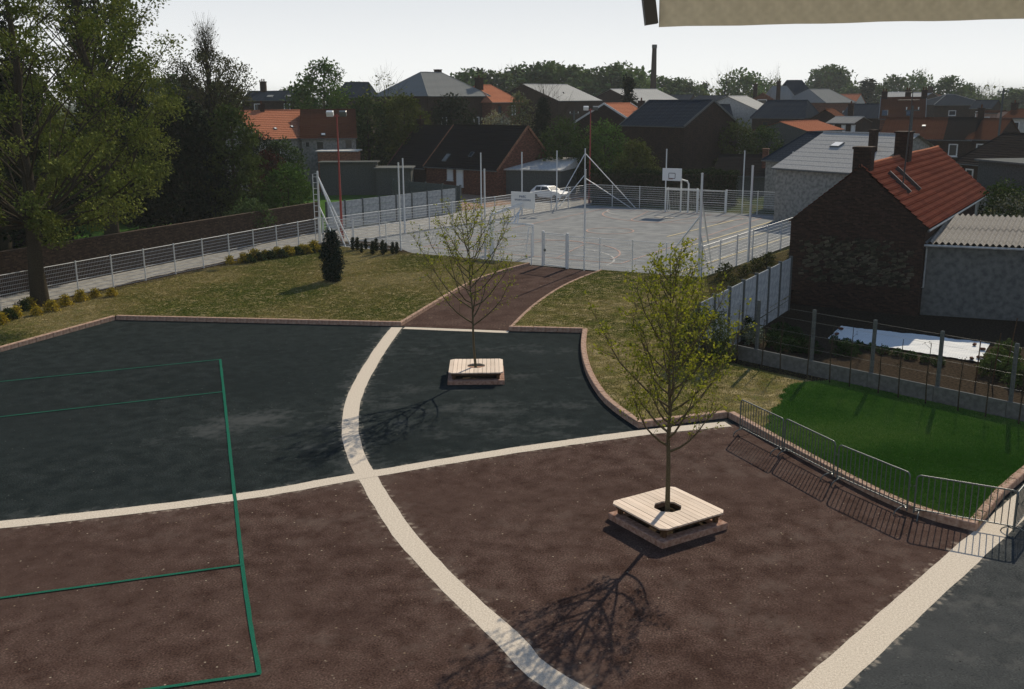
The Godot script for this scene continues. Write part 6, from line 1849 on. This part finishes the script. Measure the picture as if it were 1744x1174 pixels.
func build_details() -> void:
	# conifer on the dry lawn
	tree("dwarf_conifer", "dense dark columnar conifer alone on the dry lawn", Vector3(-9.94, 0.15, -55.43), {"y": 0.12, "h": 2.75, "r": 0.6, "low": 0.12, "clumps": 160, "leaves": 46, "size": 0.11, "clump": 0.2, "cols": [Color(0.008, 0.02, 0.014), Color(0.02, 0.036, 0.024)], "trunk": 0.06, "seed": 501, "shape": "column", "leafmat": M.needle})
	# yellow shrubs along the long fence
	var ys := [[0, 547], [28, 538], [62, 537], [52, 524], [88, 530], [112, 519], [136, 510], [160, 504], [190, 503], [392, 447], [415, 446], [434, 441], [450, 438], [470, 437], [490, 435], [496, 430], [512, 429], [523, 430], [535, 424], [541, 428]]
	var yc := [Color(0.13, 0.13, 0.022), Color(0.36, 0.27, 0.03), Color(0.52, 0.38, 0.05)]
	var pos := [Vector3(-23.24, 0.15, -44.78), Vector3(-23.21, 0.15, -46.30), Vector3(-22.45, 0.15, -46.68), Vector3(-23.49, 0.15, -48.21), Vector3(-22.14, 0.15, -47.62), Vector3(-22.01, 0.15, -48.88), Vector3(-21.74, 0.15, -50.06), Vector3(-21.39, 0.15, -50.98), Vector3(-20.66, 0.15, -51.27), Vector3(-17.33, 0.15, -61.60), Vector3(-16.60, 0.15, -62.03), Vector3(-16.20, 0.15, -63.18), Vector3(-15.70, 0.15, -63.89), Vector3(-15.05, 0.15, -64.35), Vector3(-14.48, 0.15, -64.83), Vector3(-14.31, 0.15, -65.84), Vector3(-13.82, 0.15, -66.08), Vector3(-13.38, 0.15, -65.81), Vector3(-13.20, 0.15, -67.11), Vector3(-12.74, 0.15, -66.30)]
	var yp: Node3D = null
	for i in pos.size():
		var lab := "small yellow-leaved shrub along the long white fence, %s from its left end" % nth(maxi(0, i - 9))
		if i < 9: lab = "small yellow-leaved shrub near the big maple trunk, %s from the left edge" % nth(i)
		if yp == null:
			yp = tree("yellow_shrub", lab, pos[i], {"y": 0.13, "h": 0.55, "r": 0.32, "low": 0.06, "clumps": 30, "leaves": 26, "size": 0.09, "clump": 0.14, "cols": yc, "trunk": 0.02, "seed": 511, "cat": "shrub", "shape": "dome"})
			yp.set_meta("group", "yellow shrubs near the big maple")
		else:
			var o := dup(yp, Vector3(pos[i].x, 0.13, pos[i].z), rng.randf() * TAU, lab, "yellow shrubs near the big maple" if i < 9 else "yellow shrubs along the long fence")
			o.scale = Vector3.ONE * rng.randf_range(0.75, 1.25)
	# green cushions between them
	var gp: Node3D = null
	var ci := -1
	for p in [Vector3(-16.27, 0.15, -62.02), Vector3(-15.80, 0.15, -62.93), Vector3(-15.30, 0.15, -63.63), Vector3(-14.69, 0.15, -64.10), Vector3(-13.93, 0.15, -65.32), Vector3(-13.19, 0.15, -66.06), Vector3(-23.51, 0.15, -47.65), Vector3(-23.29, 0.15, -45.66)]:
		ci += 1
		var lab: String = "low dark green cushion plant among the yellow shrubs, " + ("%s along the fence" % nth(ci) if ci < 6 else ["right of the maple trunk", "left of the maple trunk"][ci - 6])
		if gp == null:
			gp = tree("cushion_plant", lab, p, {"y": 0.13, "h": 0.5, "r": 0.4, "low": 0.05, "clumps": 26, "leaves": 26, "size": 0.09, "clump": 0.13, "cols": [Color(0.015, 0.03, 0.01), Color(0.035, 0.055, 0.016)], "trunk": 0.02, "seed": 512, "cat": "plant", "shape": "dome"})
			gp.set_meta("group", "cushion plants along the fence")
		else: dup(gp, Vector3(p.x, 0.13, p.z), rng.randf() * TAU, lab)
	# young hedge of slim conifers in front of the court corner
	var hp: Node3D = null
	var hs := [Vector3(-10.63, 0.15, -67.29), Vector3(-10.32, 0.15, -67.28), Vector3(-9.85, 0.15, -65.94), Vector3(-9.80, 0.15, -67.53), Vector3(-9.01, 0.15, -65.14), Vector3(-8.98, 0.15, -66.70), Vector3(-8.36, 0.15, -65.12), Vector3(-8.29, 0.15, -66.15), Vector3(-7.74, 0.15, -65.35), Vector3(-7.50, 0.15, -65.60)]
	for i in hs.size():
		var lab := "slim young hedge conifer, %s from the left in the row before the court" % nth(i)
		if hp == null:
			hp = tree("hedge_conifer", lab, hs[i], {"y": 0.13, "h": 0.85, "r": 0.11, "low": 0.05, "clumps": 40, "leaves": 20, "size": 0.08, "clump": 0.08, "cols": [Color(0.01, 0.022, 0.008), Color(0.03, 0.045, 0.014)], "trunk": 0.02, "seed": 513, "shape": "column", "leafmat": M.needle, "cat": "shrub"})
			hp.set_meta("group", "young hedge conifers by the court")
		else:
			var o := dup(hp, Vector3(hs[i].x, 0.13, hs[i].z), rng.randf() * TAU, lab)
			o.scale = Vector3.ONE * rng.randf_range(0.7, 1.15)
	# shrub against the end of the panel wall, behind the near tree
	tree("garden_shrub", "leafy green shrub at the corner of panel wall and low wall", Vector3(7.3, 0, -37.6), {"y": 0.1, "h": 2.0, "r": 1.35, "low": 0.2, "clumps": 60, "leaves": 60, "size": 0.1, "clump": 0.34, "cols": [Color(0.03, 0.05, 0.015), Color(0.07, 0.09, 0.03), Color(0.11, 0.13, 0.05)], "trunk": 0.04, "seed": 521, "cat": "shrub", "shape": "dome"})
	# plants in the kitchen garden
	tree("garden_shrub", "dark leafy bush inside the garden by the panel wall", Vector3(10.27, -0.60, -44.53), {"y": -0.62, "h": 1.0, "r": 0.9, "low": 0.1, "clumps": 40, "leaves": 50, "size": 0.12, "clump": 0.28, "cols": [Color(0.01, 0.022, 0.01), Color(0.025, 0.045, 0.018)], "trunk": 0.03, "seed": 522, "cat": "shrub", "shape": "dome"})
	tree("flowering_plant", "white flowering plant in the garden beside the first wire post", Vector3(10.57, -0.60, -43.18), {"y": -0.62, "h": 0.85, "r": 0.42, "low": 0.1, "clumps": 24, "leaves": 40, "size": 0.1, "clump": 0.18, "cols": [Color(0.04, 0.07, 0.03), Color(0.25, 0.28, 0.24)], "trunk": 0.02, "seed": 523, "cat": "plant"})
	var gi := 0
	for p in [Vector3(11.49, -0.60, -42.83), Vector3(11.90, -0.60, -41.98), Vector3(12.61, -0.60, -43.91), Vector3(12.60, -0.60, -41.76), Vector3(14.05, -0.60, -41.22), Vector3(12.27, -0.60, -44.83)]:
		gi += 1
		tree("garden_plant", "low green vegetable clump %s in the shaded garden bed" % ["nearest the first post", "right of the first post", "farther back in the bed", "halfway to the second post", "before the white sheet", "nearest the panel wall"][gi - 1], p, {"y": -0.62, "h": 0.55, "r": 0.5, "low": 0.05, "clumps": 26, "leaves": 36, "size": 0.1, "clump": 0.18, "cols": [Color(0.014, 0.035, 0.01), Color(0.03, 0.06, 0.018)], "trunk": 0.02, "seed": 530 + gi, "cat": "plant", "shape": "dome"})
	tree("dwarf_conifer", "small dark pointed conifer against the block outbuilding", Vector3(24.39, -0.60, -50.45), {"y": -0.62, "h": 1.6, "r": 0.55, "low": 0.1, "clumps": 60, "leaves": 36, "size": 0.12, "clump": 0.2, "cols": [Color(0.01, 0.016, 0.01), Color(0.02, 0.03, 0.016)], "trunk": 0.04, "seed": 540, "shape": "cone", "leafmat": M.needle})
	# row of low plants along the front of the sheet
	for k in 9:
		var p := Vector3(14.24, -0.60, -43.42).lerp(Vector3(17.31, -0.60, -39.52), k / 8.0)
		var lab := "small green seedling, %s from the left before the white sheet" % nth(k)
		if k == 0:
			gp = tree("seedling", lab, p, {"y": -0.62, "h": 0.3, "r": 0.28, "low": 0.03, "clumps": 14, "leaves": 24, "size": 0.08, "clump": 0.1, "cols": [Color(0.02, 0.045, 0.012), Color(0.04, 0.075, 0.02)], "trunk": 0.012, "seed": 541, "cat": "plant", "shape": "dome"})
			gp.set_meta("group", "seedlings in front of the white sheet")
		else: dup(gp, Vector3(p.x, -0.62, p.z), rng.randf() * TAU, lab)
	# bare whips trained along the low wall, on the lawn side
	var a := Vector3(7.6, 0, -38.9)
	var dd := (Vector3(20.2, 0, -25.0) - a).normalized()
	var nn := Vector3(-dd.z, 0, dd.x)
	if nn.z < 0: nn = -nn
	for k in 13:
		var p := a + dd * (1.1 + k * 0.92 + rng.randf_range(-0.15, 0.15)) + nn * 0.42
		var t := thing("hedge_whip", "thin bare hedge whip, %s from the left before the low wall" % nth(k), "shrub", Vector3(p.x, 0.1, p.z), rng.randf() * TAU, "bare hedge whips along the low wall")
		var b := MB.new()
		var h := rng.randf_range(1.6, 2.4)
		b.tube([Vector3.ZERO, Vector3(0.03, h * 0.5, 0.02), Vector3(-0.02, h, 0.0)], [0.026, 0.02, 0.01], 5)
		obj("stem", b, M.bark, t)
		var f := MB.new()
		var r := RandomNumberGenerator.new()
		r.seed = 600 + k
		for j in 7:
			var y := h * r.randf_range(0.35, 0.95)
			var e := Vector3(r.randfn() * 0.08, y + 0.16, r.randfn() * 0.08)
			f.tube([Vector3(0, y, 0), e], [0.006, 0.003], 4, false)
			spray(f, r, e, Vector3(0.06, 0.06, 0.06), 5, 0.05, [Color(0.03, 0.035, 0.012), Color(0.06, 0.06, 0.02)])
		obj("twigs", f, M.bark, t)
	# soil border under the low wall
	var sb := MB.new()
	band(sb, catmull([a + nn * 0.3, a + dd * 18 + nn * 0.3], 0.5), 0.32, 0.17, 0.08)
	struct("soil_border", sb, M.soil)
	sb = MB.new()
	band(sb, catmull([Vector3(-27.5, 0, -41.0), Vector3(-24.2, 0, -47.4), Vector3(-13.0, 0, -70.4), Vector3(-6.96, 0.00, -65.55)], 0.6), 0.55, 0.158, 0.14)
	struct("soil_border", sb, M.soil)
	# weeds on the soil strip
	for k in 7:
		var p := Vector3(11.2, 0, -53).lerp(Vector3(17.2, 0, -62), k / 6.0) + Vector3(rng.randf_range(-0.5, 0.5), 0, rng.randf_range(-0.8, 0.8))
		var lab := "straggly weed on the bare soil strip, %s from the near tree" % nth(k)
		if k == 0:
			gp = tree("weed", lab, p, {"y": 0.14, "h": 0.6, "r": 0.35, "low": 0.05, "clumps": 18, "leaves": 18, "size": 0.1, "clump": 0.14, "cols": [Color(0.03, 0.045, 0.012), Color(0.075, 0.08, 0.03)], "trunk": 0.015, "seed": 551, "cat": "plant"})
			gp.set_meta("group", "weeds on the soil strip")
		else:
			var o := dup(gp, Vector3(p.x, 0.14, p.z), rng.randf() * TAU, lab)
			o.scale = Vector3.ONE * rng.randf_range(0.6, 1.5)
	for e in [["grey utility pole behind the garden shed, left of the far lamp", Vector3(7.10, 1.34, -116.00), 8.6], ["thin grey pole between the blossoming tree and the shed", Vector3(4.68, 2.15, -114.00), 5.2], ["dark utility pole among the roofs near the right edge", Vector3(49.75, 5.79, -105.00), 10.7], ["dark utility pole behind the red pantile roof", Vector3(30.25, 5.81, -78.00), 9.3]]:
		var q: Vector3 = e[1]
		var ut := thing("utility_pole", e[0], "pole", Vector3(q.x, 0, q.z), 0, "village utility poles")
		var ub := MB.new()
		ub.tube([Vector3(0, -0.2, 0), Vector3(0, e[2], 0)], [0.14, 0.09], 8)
		obj("mast", ub, M.post_grey, ut)
		ub = MB.new()
		ub.box(Vector3(0, e[2] - 0.35, 0), Vector3(1.1, 0.09, 0.09))
		obj("crossarm", ub, M.post_grey, ut)
		for s in [-0.45, 0.0, 0.45]:
			var ib := MB.new()
			ib.tube([Vector3(s, e[2] - 0.3, 0), Vector3(s, e[2] - 0.12, 0)], [0.03, 0.045], 6)
			obj("insulator", ib, M.white_board, ut)
	for k in 3:
		var q: Vector3 = [Vector3(17.69, -0.60, -37.07), Vector3(18.12, -0.60, -36.66), Vector3(19.19, -0.60, -37.88)][k]
		var bt := thing("garden_stake", ["dark garden stake right of the white sheet corner", "leaning garden stake in the green weeds", "tall garden stake nearest the outbuilding"][k], "stake", Vector3(q.x, -0.6, q.z), 0, "garden stakes")
		var sb2 := MB.new()
		sb2.tube([Vector3(0, -0.1, 0), Vector3(0.1 * k, 1.7 + 0.3 * k, 0.05)], [0.03, 0.02], 6)
		obj("stick", sb2, M.wood_dark, bt)
		var tie := MB.new()
		tie.tube([Vector3(0.05 * k, 1.0, 0), Vector3(0.05 * k + 0.16, 0.9, 0.1)], [0.008, 0.008], 4)
		obj("tie", tie, M.white_paint, bt)
	for k in 5:
		var q: Vector3 = [Vector3(19.54, -0.60, -39.20), Vector3(19.42, -0.60, -37.87), Vector3(18.69, -0.60, -37.89), Vector3(19.11, -0.60, -36.64), Vector3(20.48, -0.60, -40.59)][k]
		tree("garden_plant", "tall green weed clump %s right of the white sheet" % ["behind the stakes", "between the stakes", "under the leaning stake", "at the right edge", "farthest back"][k], q, {"y": -0.62, "h": 0.7, "r": 0.55, "low": 0.05, "clumps": 30, "leaves": 30, "size": 0.1, "clump": 0.2, "cols": [Color(0.03, 0.06, 0.014), Color(0.09, 0.12, 0.035)], "trunk": 0.02, "seed": 560 + k, "cat": "plant", "shape": "dome"})
	car()
	canopy()

func car() -> void:
	# pale hatchback parked in the yard beyond the lane fence
	var p := Vector3(3.78, 0.00, -96.96)
	var t := thing("parked_car", "white hatchback parked behind the lane fence by the shed", "car", Vector3(p.x + 0.1, 0, p.z - 5.5), 2.45)
	var prof := [Vector2(-1.9, 0.32), Vector2(-1.92, 0.7), Vector2(-1.75, 0.86), Vector2(-0.75, 0.97), Vector2(-0.15, 1.38), Vector2(1.25, 1.4), Vector2(1.75, 0.95), Vector2(1.88, 0.8), Vector2(1.85, 0.32)]
	var b := MB.new()
	var n := prof.size()
	for i in n:
		var q: Vector2 = prof[i]
		var s: Vector2 = prof[(i + 1) % n]
		var wq := 0.8 if q.y < 1.0 else 0.62
		var ws := 0.8 if s.y < 1.0 else 0.62
		b.quad(Vector3(s.x, s.y, ws), Vector3(q.x, q.y, wq), Vector3(q.x, q.y, -wq), Vector3(s.x, s.y, -ws))
	for z in [-1.0, 1.0]:
		var c := Vector3(0, 0.6, 0.8 * z)
		for i in n:
			var q: Vector2 = prof[i]
			var s: Vector2 = prof[(i + 1) % n]
			var pq := Vector3(q.x, q.y, (0.8 if q.y < 1.0 else 0.62) * z)
			var ps := Vector3(s.x, s.y, (0.8 if s.y < 1.0 else 0.62) * z)
			if z > 0: b.tri(c, ps, pq)
			else: b.tri(c, pq, ps)
	obj("body", b, M.white_board, t)
	for z in [-1.0, 1.0]:
		for e in [[-0.55, 0.5], [0.62, 1.3]]:
			var g := MB.new()
			var x0: float = e[0]
			var x1: float = e[1]
			var y0 := 0.98
			var y1 := 1.32
			var k0 := x0 + (0.42 if x0 < 0 else 0.0)
			var quadp := [Vector3(x0, y0, 0.79 * z), Vector3(x1, y0, 0.79 * z), Vector3(x1 - (0.0 if x1 < 1 else 0.12), y1, 0.665 * z), Vector3(k0, y1, 0.665 * z)]
			if z > 0: g.quad(quadp[0], quadp[1], quadp[2], quadp[3])
			else: g.quad(quadp[1], quadp[0], quadp[3], quadp[2])
			obj("side_window", g, M.glass, t)
		for x in [-1.2, 1.2]:
			var w := MB.new()
			w.tube([Vector3(x, 0.3, 0.64 * z), Vector3(x, 0.3, 0.82 * z)], [0.3, 0.3], 16)
			var ty := obj("wheel", w, M.dark_metal, t)
			var rm := MB.new()
			rm.tube([Vector3(x, 0.3, 0.8 * z), Vector3(x, 0.3, 0.835 * z)], [0.18, 0.17], 12)
			obj("rim", rm, M.steel, ty)
		var hl := MB.new()
		hl.box(Vector3(-1.9, 0.68, 0.55 * z), Vector3(0.06, 0.14, 0.32))
		obj("headlight", hl, M.glass, t)
	var ws2 := MB.new()
	ws2.quad(Vector3(-0.72, 1.0, -0.66), Vector3(-0.72, 1.0, 0.66), Vector3(-0.22, 1.36, 0.56), Vector3(-0.22, 1.36, -0.56))
	obj("windscreen", ws2, M.glass, t)
	var rw := MB.new()
	rw.quad(Vector3(1.72, 1.0, 0.66), Vector3(1.72, 1.0, -0.66), Vector3(1.31, 1.37, -0.56), Vector3(1.31, 1.37, 0.56))
	obj("rear_window", rw, M.glass, t)
	var bp := MB.new()
	bp.box(Vector3(-1.93, 0.42, 0), Vector3(0.1, 0.16, 1.5))
	bp.box(Vector3(1.9, 0.42, 0), Vector3(0.1, 0.16, 1.5))
	obj("bumper", bp, M.dark_metal, t)

func canopy() -> void:
	# fabric window blind fixed to the school wall, its front flap hangs into the view
	var cloth := mat([Color(0.48, 0.46, 0.4), Color(0.54, 0.52, 0.455), Color(0.58, 0.56, 0.49)], 1.2, 0.9, 0.02, 0.06, 95, 256)
	cloth.backlight_enabled = true
	cloth.backlight = Color(0.3, 0.29, 0.25)
	var z := -1.7
	var l := Vector3(0.24, 10.11, -1.70)
	var rr := Vector3(0.83, 10.12, -1.70)
	rr = l + (rr - l) * 1.8
	var t := thing("window_awning", "cream fabric awning flap hanging into the top right corner", "awning", l)
	var d := rr - l
	var b := MB.new()
	var seg := 24
	var prev := []
	for k in seg + 1:
		var f := k / float(seg)
		var p := d * f + Vector3(0, sin(f * 40.0) * 0.0006, sin(f * 23.0) * 0.004)
		var q := d * f + Vector3(0, 0.16, -0.01 + sin(f * 23.0) * 0.002)
		if k > 0:
			b.quad(prev[0], p, q, prev[1])
			b.quad(p - Vector3(0, 0, 0.006), prev[0] - Vector3(0, 0, 0.006), prev[1] - Vector3(0, 0, 0.006), q - Vector3(0, 0, 0.006))
			b.quad(prev[0] - Vector3(0, 0, 0.006), p - Vector3(0, 0, 0.006), p, prev[0])
		prev = [p, q]
	obj("flap", b, cloth, t)
	var s := MB.new()
	s.quad(Vector3(0, 0.16, -0.01), d + Vector3(0, 0.16, -0.01), d + Vector3(0, 0.95, 2.45), Vector3(0, 0.95, 2.45))
	s.quad(d + Vector3(0, 0.168, -0.012), Vector3(0, 0.168, -0.012), Vector3(0, 0.958, 2.45), d + Vector3(0, 0.958, 2.45))
	obj("cover", s, cloth, t)
	var a := MB.new()
	a.beam(Vector3(-0.013, 0.004, 0.0), Vector3(-0.03, 0.12, 0.0), 0.02, 0.02)
	a.beam(Vector3(-0.022, 0.12, 0.0), Vector3(-0.022, 0.9, 2.45), 0.02, 0.03)
	obj("arm", a, M.dark_metal, t)
	var w := thing("school_wall", "pale rendered wall of the school behind the camera", "building", Vector3(0, 0, 0.9))
	var f := MB.new()
	f.box(Vector3(0, 7.0, 0.15), Vector3(36, 14.0, 0.3))
	obj("rendered_face", f, M.render_pale, w)
